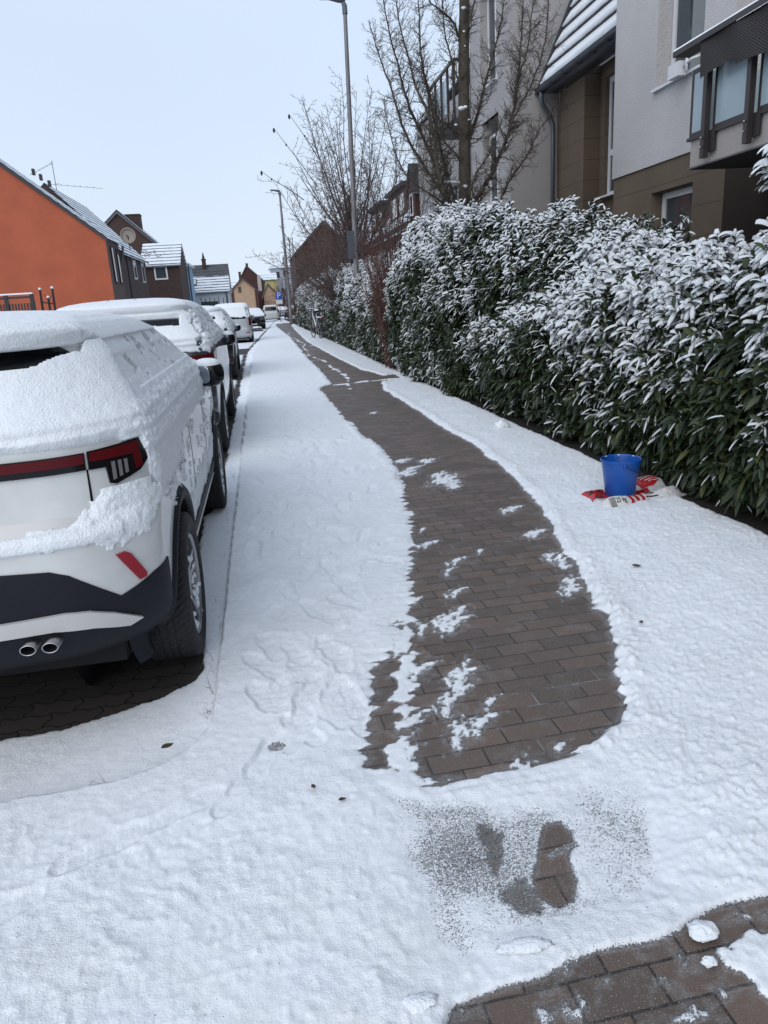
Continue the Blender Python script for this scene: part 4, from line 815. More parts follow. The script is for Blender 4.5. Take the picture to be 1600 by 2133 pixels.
# left block
hw=[(20.95,22.42,7.03,9.6),(20.95,22.42,3.95,6.25)]
m=MB(); facade(m,'x',7.0,20.0,23.5,-.1,13,hw,.3); m.quad((7,20,-.1),(7,20,13),(11,20,13),(11,20,-.1)); m.quad((7,23.5,-.1),(7,23.5,13),(9,23.5,13),(9,23.5,-.1)); m.build('left_block_wall',M['grey_plaster'],apt,org=O)
window(apt,'x',7.2,20.97,22.40,7.05,9.6,.09,1); window(apt,'x',7.2,20.97,22.40,3.97,5.9,.09,1)
m=MB(); m.box(7.01,7.12,20.951,22.419,6.25,7.03); m.build('spandrel_panel',M['brown'],apt,org=O)
m=MB(); m.poly([(8.2,23.5,-.1),(8.2,36.4,-.1),(8.2,36.4,9.04),(8.2,27.4,8.62),(8.2,23.5,8.62)]); m.quad((8.2,36.4,-.1),(8.2,36.4,9.04),(12,36.4,9.04),(12,36.4,-.1)); m.build('rear_wing_wall',M['grey_plaster'],apt,org=O)
m=MB(); m.box(8.13,12,23.5,36.45,9.05,9.12); m.build('parapet_cap',M['zinc'],apt,org=O)
# steep tiled roof over the recess with snow lying on every course
x0,z0,x1,z1=7.80,6.52,9.75,10.75; L=math.hypot(x1-x0,z1-z0); ux,uz=(x1-x0)/L,(z1-z0)/L; nx,nz_=-uz,ux
k=0; t=0; rf=MB(); sn=MB()
while t<L-.1:
    st=.47; a=(x0+ux*t,z0+uz*t); b=(x0+ux*(t+st),z0+uz*(t+st)); th=.055
    for (mb,lo,hi,s0,s1) in ((rf,-.06,th,0,1),(sn,th,th+.045,.11,.97)):
        p=[]
        for (f,o1) in((s0,lo),(s1,lo*1.0 if mb is rf else lo-.05),(s1,hi-.05 if mb is rf else hi-.065),(s0,hi)):
            p.append((x0+ux*(t+st*f)+nx*o1,z0+uz*(t+st*f)+nz_*o1))
        if mb is rf: mb.prism([(q[0],14.2,q[1]) for q in p],(0,5.62,0))
        else:
            nn=90; ys=np.linspace(14.2,19.8,nn); rows=[]
            for j,(qx,qz) in enumerate([p[0],((p[0][0]*.85+p[3][0]*.15)-.0,(p[0][1]*.85+p[3][1]*.15)),p[3],p[2],p[1]]):
                w=.018*fbm(ys*7,t*5+j,0,3,300+k)*(1 if j<3 else .3); rows.append(np.c_[qx+ux*w,ys,qz+uz*w*1.5])
            mb.grid(np.array(rows))
    t+=st;k+=1
roof=rf.build('roof',M['tile_dark'],apt,org=O); sn.build('snow_layer',M['snow'],roof,True,org=O)
m=MB(); m.prism([(x0-.14,19.84,z0-.12),(x0+.10,19.84,z0-.12),(x1+.12,19.84,z1),(x1-.16,19.84,z1)],(0,.14,0)); m.build('verge_board',M['slate'],apt,org=O)
m=MB(); th=np.linspace(PI*1.0,PI*2.0,12); P=[]
for y in (14.2,19.9): P.append(np.c_[7.74+.10*np.cos(th),np.full(12,y),6.50+.10*np.sin(th)])
m.grid(np.array(P)); m.box(7.84,8.3,14.2,19.9,6.40,6.44); m.tube([(7.64,14.2,6.50),(7.64,19.9,6.50)],.014,6)
g=m.build('gutter',M['zinc'],apt,True,org=O)
for i in range(8): q=MB(); y=14.5+.74*i; q.tube([(7.74+.108*math.cos(t),y,6.50+.108*math.sin(t)) for t in np.linspace(PI,2*PI,10)],.010,5); q.build('gutter_bracket',M['zinc'],g,org=O)
sg_=MB(); P=[]
for y in np.linspace(14.2,19.95,60): P.append([(7.66,y,6.51),(7.70,y,6.545+.01*math.sin(y*9)),(7.80,y,6.57+.012*math.sin(y*7)),(7.86,y,6.52)])
sg_.grid(np.array(P)); sg_.build('snow_layer',M['snow'],g,True,org=O)
m=MB(); m.tube([(7.74,19.72,6.44),(7.74,19.72,6.25),(7.80,19.75,6.10),(8.02,19.82,5.86),(8.10,19.84,5.70),(8.12,19.85,5.4),(8.12,19.86,-.1)],.055,12); m.build('downpipe',M['zinc'],apt,True,org=O)
# balcony on the right
bal=thing('balcony','balcony with frosted glass panels, dark posts and a woven privacy mat over its rail','balcony',(5.5,9.1,2.9))
O2=bal.location
m=MB(); m.box(5.52,7.6,3.0,9.08,2.90,3.20); m.build('slab',M['concrete'],bal,org=O2)
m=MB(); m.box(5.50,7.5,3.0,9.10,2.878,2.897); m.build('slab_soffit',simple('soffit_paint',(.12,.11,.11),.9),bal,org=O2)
for y in (8.66,7.86,6.9,5.9):
    p=MB(); p.box(5.40,5.47,y-.035,y+.035,2.94,4.10); p.build('post',M['bronze'],bal,org=O2)
    p=MB(); p.box(5.475,5.50,y-.13,y+.02,3.0,3.22); p.build('bracket_plate',M['bronze'],bal,org=O2)
    for z in(3.06,3.16): p=MB(); p.blob((5.385,y,z),(.014,.014,.014),1,1,8,6); p.build('bolt',M['chrome'],bal,org=O2)
for a,b in((8.74,9.08),(7.93,8.60),(6.97,7.80),(5.97,6.84)):
    p=MB(); p.box(5.49,5.52,a,b,3.22,3.28);p.box(5.49,5.52,a,b,3.93,3.98);p.box(5.49,5.52,a,a+.03,3.28,3.93);p.box(5.49,5.52,b-.03,b,3.28,3.93); f=p.build('panel_frame',M['bronze'],bal,org=O2)
    p=MB(); p.box(5.50,5.512,a+.02,b-.02,3.27,3.94); p.build('frosted_pane',M['frosted'],f,org=O2)
p=MB(); p.box(5.50,7.5,9.08,9.10,3.22,3.98); p.build('side_pane',M['frosted'],bal,org=O2)
p=MB(); p.box(5.48,5.56,3,9.12,3.20,3.235); p.build('bottom_rail',M['bronze'],bal,org=O2)
p=MB(); p.box(5.30,5.52,3.0,9.22,4.155,4.215); r=p.build('top_rail',M['bronze'],bal,org=O2)
P=[];ys=np.linspace(3,9.22,160)
for (x,z) in((5.30,4.214),(5.31,4.235),(5.36,4.25),(5.46,4.25),(5.51,4.235),(5.52,4.214)):
    P.append(np.c_[np.full(160,x),ys,z+0*ys+(.008*fbm(ys*6,x*20,0,3,411) if z>4.22 else 0)])
p=MB(); p.grid(np.array(P)); p.build('snow_layer',M['snow'],r,True,org=O2)
for (a,b,zl,zs) in((7.93,8.66,3.80,4.17),(6.3,7.99,3.72,4.155)):
    n=40; ys=np.linspace(a,b,n); P=[]
    for j,z in enumerate((zs-.01,zs,zs-.05,(zs+zl)/2,zl)):
        P.append(np.c_[5.36-(.03 if j>0 else -.08)+.012*np.sin(ys*9+j)-.01*(a<7),ys,np.full(n,z)+.02*np.sin(ys*4+1)*(j==4)])
    p=MB(); p.grid(np.array(P)); w_=p.build('privacy_mat',M['wicker'],bal,True,org=O2)
    P=[np.c_[np.full(n,x),ys,zs+dz+0*ys+.006*fbm(ys*9,0,0,3,5)] for x,dz in((5.30,-.01),(5.315,.016),(5.36,.026),(5.42,.018),(5.44,-.008))]; q=MB(); q.grid(np.array(P)); q.build('snow_layer',M['snow'],w_,True,org=O2)
t=thing('wall_lamp','white box shaped device fixed to the sill of the upper window','wall device',(6.94,11.6,4.75))
m=MB(); m.box(6.78,6.92,11.62,11.92,4.60,4.80); m.build('box',M['frame_white'],t,org=t.location); m=MB(); m.tube([(6.86,11.60,4.72),(6.86,11.4,4.76),(6.95,11.3,4.78)],.02,8); m.tube([(6.86,11.52,4.62),(6.86,11.52,4.86)],.022,8); m.blob((6.86,11.52,4.87),(.05,.05,.015),1,1,12,6); m.build('bracket',M['frame_white'],t,True,org=t.location)
# balcony high on the left wing
bl2=thing('balcony','dark metal railing balcony on the rear wing, seen through the bare tree','balcony',(6.6,24,6.8)); O3=bl2.location
m=MB(); m.box(6.6,8.2,23.9,27.2,6.78,7.05); m.build('slab',M['lilac'],bl2,org=O3)
m=MB(); m.box(6.56,6.63,23.85,27.25,8.30,8.38); m.box(6.63,8.2,23.85,23.92,8.30,8.38); m.build('handrail',M['bronze'],bl2,org=O3)
for y in (23.9,24.6,25.4,26.2,27.15): p=MB(); p.box(6.55,6.62,y-.04,y+.04,6.7,8.3); p.build('post',M['bronze'],bl2,org=O3)
for x in(7.1,7.6): p=MB(); p.box(x,x+.06,23.86,23.92,6.8,8.3); p.build('post',M['bronze'],bl2,org=O3)
p=MB(); p.box(6.61,6.625,24.7,27.1,7.1,8.1); p.build('glass_panel',M['frosted'],bl2,org=O3)
bl3=thing('balcony','lower dark framed balcony just above the hedge behind the tree trunk','balcony',(6.9,24.2,3.8)); O3=bl3.location
m=MB(); m.box(6.85,8.2,23.8,26.6,3.72,3.95); m.build('slab',M['lilac'],bl3,org=O3); m=MB(); m.box(6.8,6.86,23.8,26.6,4.9,4.98); m.build('handrail',M['bronze'],bl3,org=O3)
for y in (23.85,24.8,25.7,26.55): p=MB(); p.box(6.8,6.86,y-.04,y+.04,3.7,4.9); p.build('post',M['bronze'],bl3,org=O3)
p=MB(); p.box(6.83,6.845,23.9,26.5,4.0,4.85); p.build('glass_panel',M['frosted'],bl3,org=O3)
# ---- generic gabled house ---------------------------------------------------
def house(label,x0,x1,y0,y1,eave,ridge,axis,wall,roof,wins=(),side=None,z0=-.1,chim=(),over=.22,gable_mat=None,ridge_pos=None,verge='slate',cat='house',rgroup=None,sidemat=None,thick=.12):
    h=thing('house',label,cat,(x0,y0,0),0,rgroup); O=h.location
    m=MB()
    if axis=='y':
        rx=(x0+x1)/2 if ridge_pos is None else ridge_pos
        A=[(x0,z0),(x1,z0),(x1,eave),(rx,ridge),(x0,eave)]; m=MB(); m.prism([(a,y0,b) for a,b in A],(0,y1-y0,0)); g=m.build('wall',M[wall],h,org=O)
        g.data.materials.append(M[sidemat or wall])
        for p in g.data.polygons:
            if abs(p.normal.x)>.5: p.material_index=1
        for sx,ex in((x0,-1),(x1,1)):
            s=(ridge-eave)/abs(sx-rx); ox=sx+ex*over; oz=eave-s*over; r=MB()
            r.prism([(rx,y0-over*.6,ridge+.02),(ox,y0-over*.6,oz+.02),(ox,y0-over*.6,oz+.02+thick),(rx,y0-over*.6,ridge+.04+thick)],(0,y1-y0+over*1.2,0)); ro=r.build('roof',M[roof],h,org=O); ro.data.materials.append(M['tile_dark'])
            for p in ro.data.polygons:
                if abs(p.normal.y)>.5: p.material_index=1
            v=MB(); v.prism([(rx,y0-over*.6-.03,ridge-.16),(ox,y0-over*.6-.03,oz-.14),(ox,y0-over*.6-.03,oz+.02),(rx,y0-over*.6-.03,ridge+.02)],(0,.03,0)); v.build('verge_board',M[verge],ro,org=O)
    else:
        ry=(y0+y1)/2 if ridge_pos is None else ridge_pos
        A=[(y0,z0),(y1,z0),(y1,eave),(ry,ridge),(y0,eave)]; m.prism([(x0,a,b) for a,b in A],(x1-x0,0,0)); g=m.build('wall',M[wall],h,org=O)
        g.data.materials.append(M[sidemat or wall])
        for p in g.data.polygons:
            if abs(p.normal.x)>.5: p.material_index=1
        for sy,ey in((y0,-1),(y1,1)):
            s=(ridge-eave)/abs(sy-ry); oy=sy+ey*over; oz=eave-s*over; r=MB()
            r.prism([(x0-over*.5,ry,ridge+.02),(x0-over*.5,oy,oz+.02),(x0-over*.5,oy,oz+.02+thick),(x0-over*.5,ry,ridge+.04+thick)],(x1-x0+over,0,0)); ro=r.build('roof',M[roof],h,org=O)
            gu=MB(); gu.tube([(x0-over*.5,oy,oz+.02),(x1+over*.5,oy,oz+.02)],.06,8); gu.build('gutter',M['zinc'],ro,org=O)
    for wn in wins:
        pl,c,u0,u1,za,zb=wn[:6]; window(h,pl,c,u0,u1,za,zb,**(wn[6] if len(wn)>6 else {}))
    for (cx,cy,cz0,cz1,s) in chim:
        q=MB(); q.box(cx-s,cx+s,cy-s,cy+s,cz0,cz1); q.box(cx-s-.05,cx+s+.05,cy-s-.05,cy+s+.05,cz1,cz1+.1); ch=q.build('chimney',M['brick_dark'],h,org=O)
    return h
FW=dict(d=.05,fw=.06,sill=True); FM=dict(d=.05,fw=.06,sill=False,fmat='brick_brown')
h=house('large plain orange gable wall under a dark roof edge at the far left',-18.6,-7.08,40,43.6,5.35,10.4,'y','orange','roof_a',[('x',-7.06,40.9,41.6,3.2,5.0,FM),('x',-7.06,42.4,43.1,3.2,5.0,FM),('x',-7.06,41.3,42.2,1.2,2.3,FM)],sidemat='mauve',ridge_pos=-13.2,over=.12,verge='tile_dark',thick=.05)
O=h.location; m=MB(); m.box(-18.6,-7.06,39.96,39.995,-.1,1.72); m.build('plinth',M['pink_plinth'],h,org=O)
for i,(x,z) in enumerate(((-10.15,8.45),(-9.85,8.2),(-9.5,7.9))): q=MB(); q.box(x-.06,x+.06,41,41.2,z,z+.28); q.build('vent_pipe',M['tile_dark'],h,org=O)
q=MB(); q.tube([(-6.85,43.5,5.2),(-6.9,43.6,4.9),(-7.2,43.9,3.9),(-7.25,44,3.4),(-7.25,44,-.1)],.06,8); q.build('downpipe',M['zinc'],h,org=O)
h=house('dark brick house with steep snowy roof right behind the orange gable',-13.7,-7.25,44.4,54.5,5.05,8.45,'y','brick_brown','roof_a',[('x',-7.23,48.6,49.7,3.7,5.0,FW),('x',-7.23,52.0,53.1,3.6,4.9,FW)],ridge_pos=-10.5,sidemat='brick_dark',verge='mauve')
O=h.location; q=MB(); q.tube([(-7.12,46.6,5.0),(-7.2,46.65,4.6),(-7.2,46.65,-.1)],.05,8); q.build('downpipe',M['zinc'],h,org=O)
d=thing('satellite_dish','round beige satellite dish on the snowy roof of the brick house','satellite dish',(-7.4,49.6,5.9)); m=MB(); m.lathe([(0,.10),(.25,.07),(.45,.0),(.47,.0),(.25,.05),(0,.08)],(0,0,.38),'y',32); dd=m.build('dish',simple('beige_dish',(.33,.28,.23),.6),d,True); m=MB(); m.tube([(0,.05,.35),(0,.1,0),(0,.05,-.45)],.03,6); m.tube([(0,0,.1),(0,-.5,.3)],.015,5); m.blob((0,-.5,.32),(.05,.08,.05),1,1,10,6); m.build('arm',M['anthracite'],d)
a=thing('roof_aerial','thin metal television aerial on the ridge of the brick house','aerial',(-10.6,47.3,8.5)); m=MB(); m.tube([(0,0,0),(0,0,1.7)],.018,6); m.build('mast',M['anthracite'],a); m=MB()
m.tube([(-1.3,0,1.0),(.05,0,1.6)],.011,5); m.tube([(-1.2,0,.35),(.2,0,.5)],.010,5); m.tube([(0,0,.45),(2.5,.3,.2)],.009,5)
for i in range(6): m.tube([(-1.2+.22*i,-.25,1.05+.1*i),(-1.2+.22*i,.25,1.05+.1*i)],.008,4); m.tube([(.3+.35*i,-.2,.42-.035*i),(.3+.35*i,.2,.42-.035*i)],.012,4)
m.build('antenna',M['anthracite'],a)
h=house('tall dark brick gable house with a stubby chimney behind the low extension',-14.5,-7.3,68,76,6.7,9.95,'y','brick_brown','roof_a',[],ridge_pos=-10.75,chim=((-9.9,71,8.6,9.9,.6),),verge='zinc')
h=house('low brown brick extension with a square window and snowy pantile roof',-8.3,-5.5,60,66,5.05,6.75,'x','brick_brown','roof_b',[('y',59.93,-7.42,-6.45,4.0,5.0,dict(fw=.11,sill=False,d=.06))],over=.2,ridge_pos=63.2)
q=thing('house','narrow light blue house front beside the brick extension','house',(-5.46,66,0)); m=MB(); m.box(-9,-5.50,66.3,72,-.1,5.35); m.build('wall',M['pale_blue'],q,org=q.location); m=MB(); m.box(-9,-5.3,66.1,72.2,5.35,5.5); m.build('roof',M['roof_far'],q,org=q.location); window(q,'x',-5.49,67,68.2,3.4,5.0,.08)
m=MB(); m.tube([(-5.35,66.1,5.4),(-5.38,66.1,-.1)],.07,8); m.build('downpipe',M['zinc'],q,org=q.location)
h=house('white house with a long snow striped roof and small skylight facing the camera',-7.0,-2.62,78,84.5,3.42,5.95,'x','white_wall','roof_c',[('y',77.97,-3.5,-2.9,0.9,2.2,dict(fw=.08,sill=False))],chim=((-4.92,80.9,5.5,6.55,.20),),over=.25,ridge_pos=81.3)
O=h.location; q=MB(); q.lathe([(.12,0),(.14,.1),(.03,.65)],(-4.92,80.9,6.65),'z',10); q.build('chimney_cap',M['tile_dark'],h,org=O)
sk=MB(); s_=(5.95-3.42)/3.3
def rp_(x,y,o): return (x,y-s_*o*.6,3.42+(y-78)*s_+o+.1)
for a,b,y0,y1 in((-6.2,-5.75,78.6,79.35),): sk.prism([rp_(a,y0,.0),rp_(b,y0,.0),rp_(b,y1,.0),rp_(a,y1,.0)],(0,-.08,.1)); k=sk.build('skylight',M['anthracite'],h,org=O); sk=MB(); sk.quad(*[tuple(np.array(rp_(*p))+(0,-.085,.105)) for p in((a+.07,y0+.08,0),(b-.07,y0+.08,0),(b-.07,y1-.08,0),(a+.07,y1-.08,0))]); sk.build('pane',M['plate'],k,org=O)
q=MB(); q.tube([(-2.9,77.85,3.4),(-2.9,77.85,-.1)],.06,8); q.build('downpipe',M['zinc'],h,org=O)
h=house('peach coloured gable house with brick corners in the distance',-3.45,.22,110,118,4.0,5.62,'y','peach','roof_far',[('y',109.95,-2.35,-1.95,3.7,4.5,dict(fw=.1,sill=False,fmat='mauve'))],verge='mauve',over=.35,ridge_pos=-1.6)
O=h.location
for x in(-3.5,-.05): q=MB(); q.box(x,x+.45,109.9,110.2,-.1,4.0); q.build('brick_corner',M['brick_red'],h,org=O)
q=MB(); q.box(.5,1.0,111,111.8,3.8,5.9); q.build('chimney',M['concrete'],h,org=O)
h=house('red brown brick gable with snowy roof above the peach house',-2.6,1.6,126,136,5.6,8.1,'y','brick_red','roof_far',[],chim=((-2.2,127,6.0,7.2,.2),(-.9,128,7.9,8.5,.2)),verge='mauve',ridge_pos=-1.0)
h=house('flat snow topped brown building left of the red brown gable',-4.9,-2.65,121,127,4.65,5.7,'x','brick_dark','roof_far',[('y',120.95,-3.7,-3.1,2.6,4.0,dict(fw=.12,sill=False))])
h=house('yellow house with a snow covered roof in the distance',.9,4.0,136,142,6.1,7.2,'x','yellow','roof_far',[('y',135.95,2.8,3.4,2.6,3.6,dict(fw=.1,sill=False))])
h=house('small house with snowy dormer roof between the peach and yellow houses',1.25,3.3,118,126,3.3,4.9,'y','peach','roof_far',[],sidemat='brick_dark',ridge_pos=2.0,verge='tile_dark')
h=thing('house','grey three storey block with dark windows at the end of the street','apartment block',(3.3,140,0)); O=h.location
m=MB(); wh=[(4.0,4.75,6.5,7.5),(5.4,6.15,6.6,7.6),(4.75,5.3,3.7,4.6),(6.0,6.5,3.7,4.7),(7.2,7.7,5.2,6.3)]; facade(m,'y',140,3.3,8.8,-.1,8.2,wh,.15); m.quad((3.3,140,-.1),(3.3,150,-.1),(3.3,150,8.2),(3.3,140,8.2)); m.build('wall',M['grey_wall'],h,org=O)
for a in wh: window(h,'y',140.12,*a,fw=.09,sill=False,fmat='anthracite')
m=MB(); m.prism([(2.9,139.6,8.2),(9.2,139.6,8.2),(9.2,139.6,8.4),(7.0,139.6,9.4),(2.9,139.6,8.45)],(0,10,0)); m.build('roof',M['roof_far'],h,org=O)
h=house('dark red brick gable house behind the fan shaped bare tree',4.45,11.2,80,92,6.6,9.6,'y','brick_red','tile_dark',[],verge='mauve',ridge_pos=7.6,over=.15)
# houses behind the trees on the right, with dormers
h=house('pink rendered row house with snowy mansard roof and dark dormers behind the shrubs',8.2,15,38,66,5.3,9.6,'y','pink','roof_far',[('x',8.17,41+3.2*i,42.2+3.2*i,3.2,4.6,dict(fw=.08)) for i in range(8)],ridge_pos=11.4,verge='brick_red',over=.35,sidemat='pink')
O=h.location; q=MB(); q.box(7.85,8.25,38,66,4.95,5.25); q.build('eaves_board',M['mauve'],h,org=O)
for (a,b) in ((41.5,46.5),(49,54)):
    q=MB(); q.box(8.6,11,a,b,5.9,7.4); dm=q.build('dormer',M['mauve'],h,org=O); q=MB(); q.box(8.35,11,a-.2,b+.2,7.4,7.6); q.build('dormer_roof',M['tile_dark'],dm,org=O)
    for k in(0,1): q=MB(); q.box(8.56,8.6,a+.6+k*2.2,a+1.9+k*2.2,6.1,7.1); q.build('dormer_window',M['plate'],dm,org=O)
h=house('dark brick end house with a dormer close behind the left wing',8.0,12,36.6,38,6.6,7.6,'x','brick_red','tile_dark',[('x',7.97,37.0,37.7,5.4,6.4,dict(fw=.08))],ridge_pos=37.3)
# scaffold beside the brick gable
s=thing('scaffold','thin metal scaffold standing against the red brick gable','scaffold',(3.8,79,0)); O=s.location
for x in(3.2,3.55,3.95,4.3):
    p=MB(); p.tube([(x,79,-.1),(x,79,8.2 if x>3.3 else 6.5)],.045,6); p.build('pole',M['zinc'],s,org=O)
for z in(2.2,4.2,6.2): p=MB(); p.box(3.1,4.4,78.9,79.4,z,z+.07); p.build('platform',M['zinc'],s,org=O)
for z in(3.2,5.2): p=MB(); p.tube([(3.1,79,z),(4.4,79,z)],.03,5); p.build('rail',M['zinc'],s,org=O)
# fences on the left
f=thing('metal_gate','dark grey metal gate with snow on its top rail in front of the orange wall','gate',(-7,24,0)); O=f.location
P=MB(); P.box(-8.2,-6.60,24,24.05,2.22,2.28); P.box(-8.2,-6.6,24,24.05,.3,.36); P.build('gate_frame',M['anthracite'],f,org=O)
for x in(-8.15,-7.35,-6.62): p=MB(); p.box(x-.05,x+.05,23.97,24.08,-.1,2.33); p.build('post',M['anthracite'],f,org=O)
P=MB(); 
for i in range(17): x=-8.05+.085*i; P.box(x-.022,x+.022,24.0,24.03,.36,2.08)
P.box(-8.1,-6.66,24.035,24.05,1.25,1.33); P.build('slat_panel',M['anthracite'],f,org=O)
P=MB(); P.box(-8.2,-6.58,23.97,24.08,2.335,2.375); P.build('snow_layer',M['snow'],f,org=O)
f=thing('wire_fence','wire fence on slim snow capped posts right of the metal gate','fence',(-6.3,24.5,0)); O=f.location
for x,z in((-6.48,2.45),(-6.28,2.2),(-6.12,2.47)):
    p=MB(); p.tube([(x-.08,24.5,-.1),(x,24.5,z)],.035,8); q_=p.build('post',M['anthracite'],f,org=O); p=MB(); p.blob((x,24.5,z+.03),(.045,.045,.04),1,1,10,8); p.build('snow_cap',M['snow'],q_,org=O)
for x,z in((-5.9,1.9),(-5.5,1.92),(-5.1,1.9)): p=MB(); p.tube([(x,24.8,-.1),(x,24.8,z)],.03,6); p.blob((x,24.8,z+.03),(.045,.045,.035),1,1,10,8); p.build('post',M['zinc'],f,org=O)
p=MB(); p.tube([(-6.5,24.5,2.1),(-6.3,24.5,2.05),(-6.1,24.5,2.02)],.02,5); p.tube([(-6.4,24.5,2.3),(-6.25,24.5,2.2),(-6.1,24.5,2.3)],.008,4); p.tube([(-6.1,24.5,1.75),(-5,24.8,1.75)],.01,4); p.build('wire',M['anthracite'],f,org=O)
f=thing('low_fence','low dark fence with upright posts in front of the white house','fence',(-4.5,74,0)); O=f.location
for i in range(7): x=-5.2+.42*i; p=MB(); p.box(x-.03,x+.03,74,74.06,-.1,2.75-.12*(i%2)); p.build('post',M['anthracite'],f,org=O)
p=MB(); p.box(-5.2,-3.6,74.02,74.05,.4,2.35); p.build('green_panel',simple('green_mesh_panel',(.03,.05,.035),.8),f,org=O)
# ------------------------------------------------------------------ street furniture
def street_lamp(label,x,y,h,lean=(0,0),hd=-.62,r=(.088,.055)):
    t=thing('street_lamp',label,'street lamp',(x,y,-.02),0,'street lamps along the path')
    m=MB(); m.tube([(0,0,0),(0,0,1.1),(0,0,1.12),(lean[0]*h*.5,0,h*.5),(lean[0]*h,0,h)],[r[0]*1.12,r[0]*1.12,r[0],(r[0]+r[1])/2,r[1]],16); m.build('pole',M['pole'],t,True,auto=40)
    X=lean[0]*h; m=MB(); m.tube([(X,0,h-.02),(X,0,h+.18),(X-.05,0,h+.30)],[r[1]*1.35,r[1]*1.3,r[1]*.95],14); m.build('collar',M['lamp_head'],t,True,auto=40)
    m=MB(); P=[]
    for s,wd,hh,dz in((0,.04,.03,.0),(.05,.085,.075,.0),(.2,.10,.085,.02),(.42,.125,.06,.06),(.6,.125,.05,.085),(.72,.11,.04,.095),(.76,.05,.02,.095)):
        a=np.linspace(0,2*PI,20,endpoint=False); q=np.abs(np.cos(a))**.6*np.sign(np.cos(a)); v=np.abs(np.sin(a))**.6*np.sign(np.sin(a))
        P.append(np.c_[np.full(20,X+.03-s),q*wd,h+.33+dz+v*hh])
    m.grid(np.array(P),True); m.poly(P[0].tolist()); m.poly(P[-1].tolist()); hdd=m.build('lamp_head',M['lamp_head'],t,True,auto=45)
    m=MB(); m.box(X-.68,X-.27,-.085,.085,h+.345,h+.352); l=m.build('lens',simple('lamp_lens',(.25,.26,.28),.15),hdd)
    return t
l1=street_lamp('tall grey street lamp rising out of the hedge next to the bare trees',3.07,23,9.28,(.022,0))
m=MB(); m.box(-.02,.20,-.10,-.085,2.65,3.45); m.box(.0,.02,-.09,0,3.0,3.1); o=m.build('junction_plate',M['zinc'],l1); o.location=(-.17,0,.15)
m=MB(); m.lathe([(.085,0),(.092,.01),(.092,.08),(.085,.09)],(0.065,0,3.0),'z',16); m.build('clamp_band',M['zinc'],l1)
street_lamp('farther grey street lamp at the bend beside the parked cars',2.68,62,9.9,(.003,0),r=(.13,.08))
s=thing('parking_sign','blue square parking sign with white P on a thin post beyond the cars','traffic sign',(1.12,40,-.02)); s.location=(2.20,74,-.02); s.scale=(1.02,)*3
m=MB(); m.tube([(0,0,0),(0.08,0,3.2)],.035,8); m.build('post',M['zinc'],s,True)
m=MB(); m.box(-.30,.34,-.06,-.03,2.15,2.80); b_=m.build('sign_plate',M['blue_sign'],s)
m=MB(); m.box(-.31,.35,-.045,-.02,2.14,2.81); m.build('rim',M['plate'],b_)
cu=bpy.data.curves.new('letter_p','FONT'); cu.body='P'; cu.size=.75; cu.extrude=.004; cu.align_x='CENTER'; cu.align_y='CENTER'; lt=bpy.data.objects.new('letter',cu); scn.collection.objects.link(lt)
dg=bpy.context.evaluated_depsgraph_get(); me=bpy.data.meshes.new_from_object(lt.evaluated_get(dg)); bpy.data.objects.remove(lt); lo=bpy.data.objects.new('letter',me); scn.collection.objects.link(lo); me.materials.clear(); me.materials.append(M['plate']); lo.parent=b_; lo.location=(.02,-.066,2.46); lo.rotation_euler=(PI/2,0,0)
m=MB(); m.box(-.28,.32,-.06,-.03,1.72,2.10); m.build('supplementary_plate',M['plate'],s)
# bicycle ---------------------------------------------------------------------
bk=thing('bicycle','dark city bicycle with snow on its frame and saddle leaning at the hedge','bicycle',(2.62,34.4,-.0),R_(100)); bk.scale=(1.24,)*3
def tube(name,pts,r,mat,par,n=8): q=MB(); q.tube(pts,r,n); return q.build(name,M[mat],par,True)
for nm,x in(('front_wheel',.55),('rear_wheel',-.53)):
    wv=MB(); th=np.linspace(0,2*PI,41); a=[(x+.345*math.cos(t),0,.36+.345*math.sin(t)) for t in th]; wv.tube(a,.018,8,False); w_=wv.build(nm,M['tyre'],bk,True)
    wv=MB(); wv.tube([(x+.32*math.cos(t),0,.36+.32*math.sin(t)) for t in th],.008,6,False); wv.build('rim',M['chrome'],w_,True)
    wv=MB()
    for i in range(18): t=i*2*PI/18; wv.tube([(x,.02*(-1)**i,.36),(x+.32*math.cos(t),0,.36+.32*math.sin(t))],.0018,3)
    wv.tube([(x,-.05,.36),(x,.05,.36)],.02,8); wv.build('spokes',M['zinc'],w_)
    wv=MB(); sp_=[(x+.375*math.cos(t),0,.36+.375*math.sin(t)) for t in np.linspace(.4 if x>0 else .1,2.6 if x>0 else 3.2,14)]; wv.tube(sp_,.016,6); wv.build('mudguard',M['plastic'],bk,True)
fm=MB()
for a,b,r in(((.40,0,.84),(0,0,.36),.020),((0,0,.36),(-.17,0,.86),.018),((.42,0,.90),(-.05,0,.45),.018),((0,0,.36),(-.53,0,.36),.011),((-.15,0,.74),(-.53,0,.36),.010),((.38,0,.95),(.47,0,.6),.018),((.47,0,.6),(.55,0,.36),.013)): fm.tube([a,b],r,8)
fm.build('frame',M['paint_silver'],bk,True)
tube('handlebar',[(.18,-.27,1.05),(.33,-.25,1.09),(.37,-.08,1.06),(.37,.08,1.06),(.33,.25,1.09),(.18,.27,1.05)],.013,'plastic',bk); tube('stem',[(.38,0,.93),(.37,0,1.06)],.014,'chrome',bk); tube('seat_post',[(-.16,0,.84),(-.19,0,.96)],.013,'chrome',bk)
q=MB(); q.blob((-.22,0,.98),(.14,.09,.035),.9,.9,18,10); sa=q.build('saddle',M['plastic'],bk,True); q=MB(); q.blob((-.22,0,1.02),(.135,.085,.035),.9,.9,18,10); q.build('snow_cover',M['snow'],sa,True)
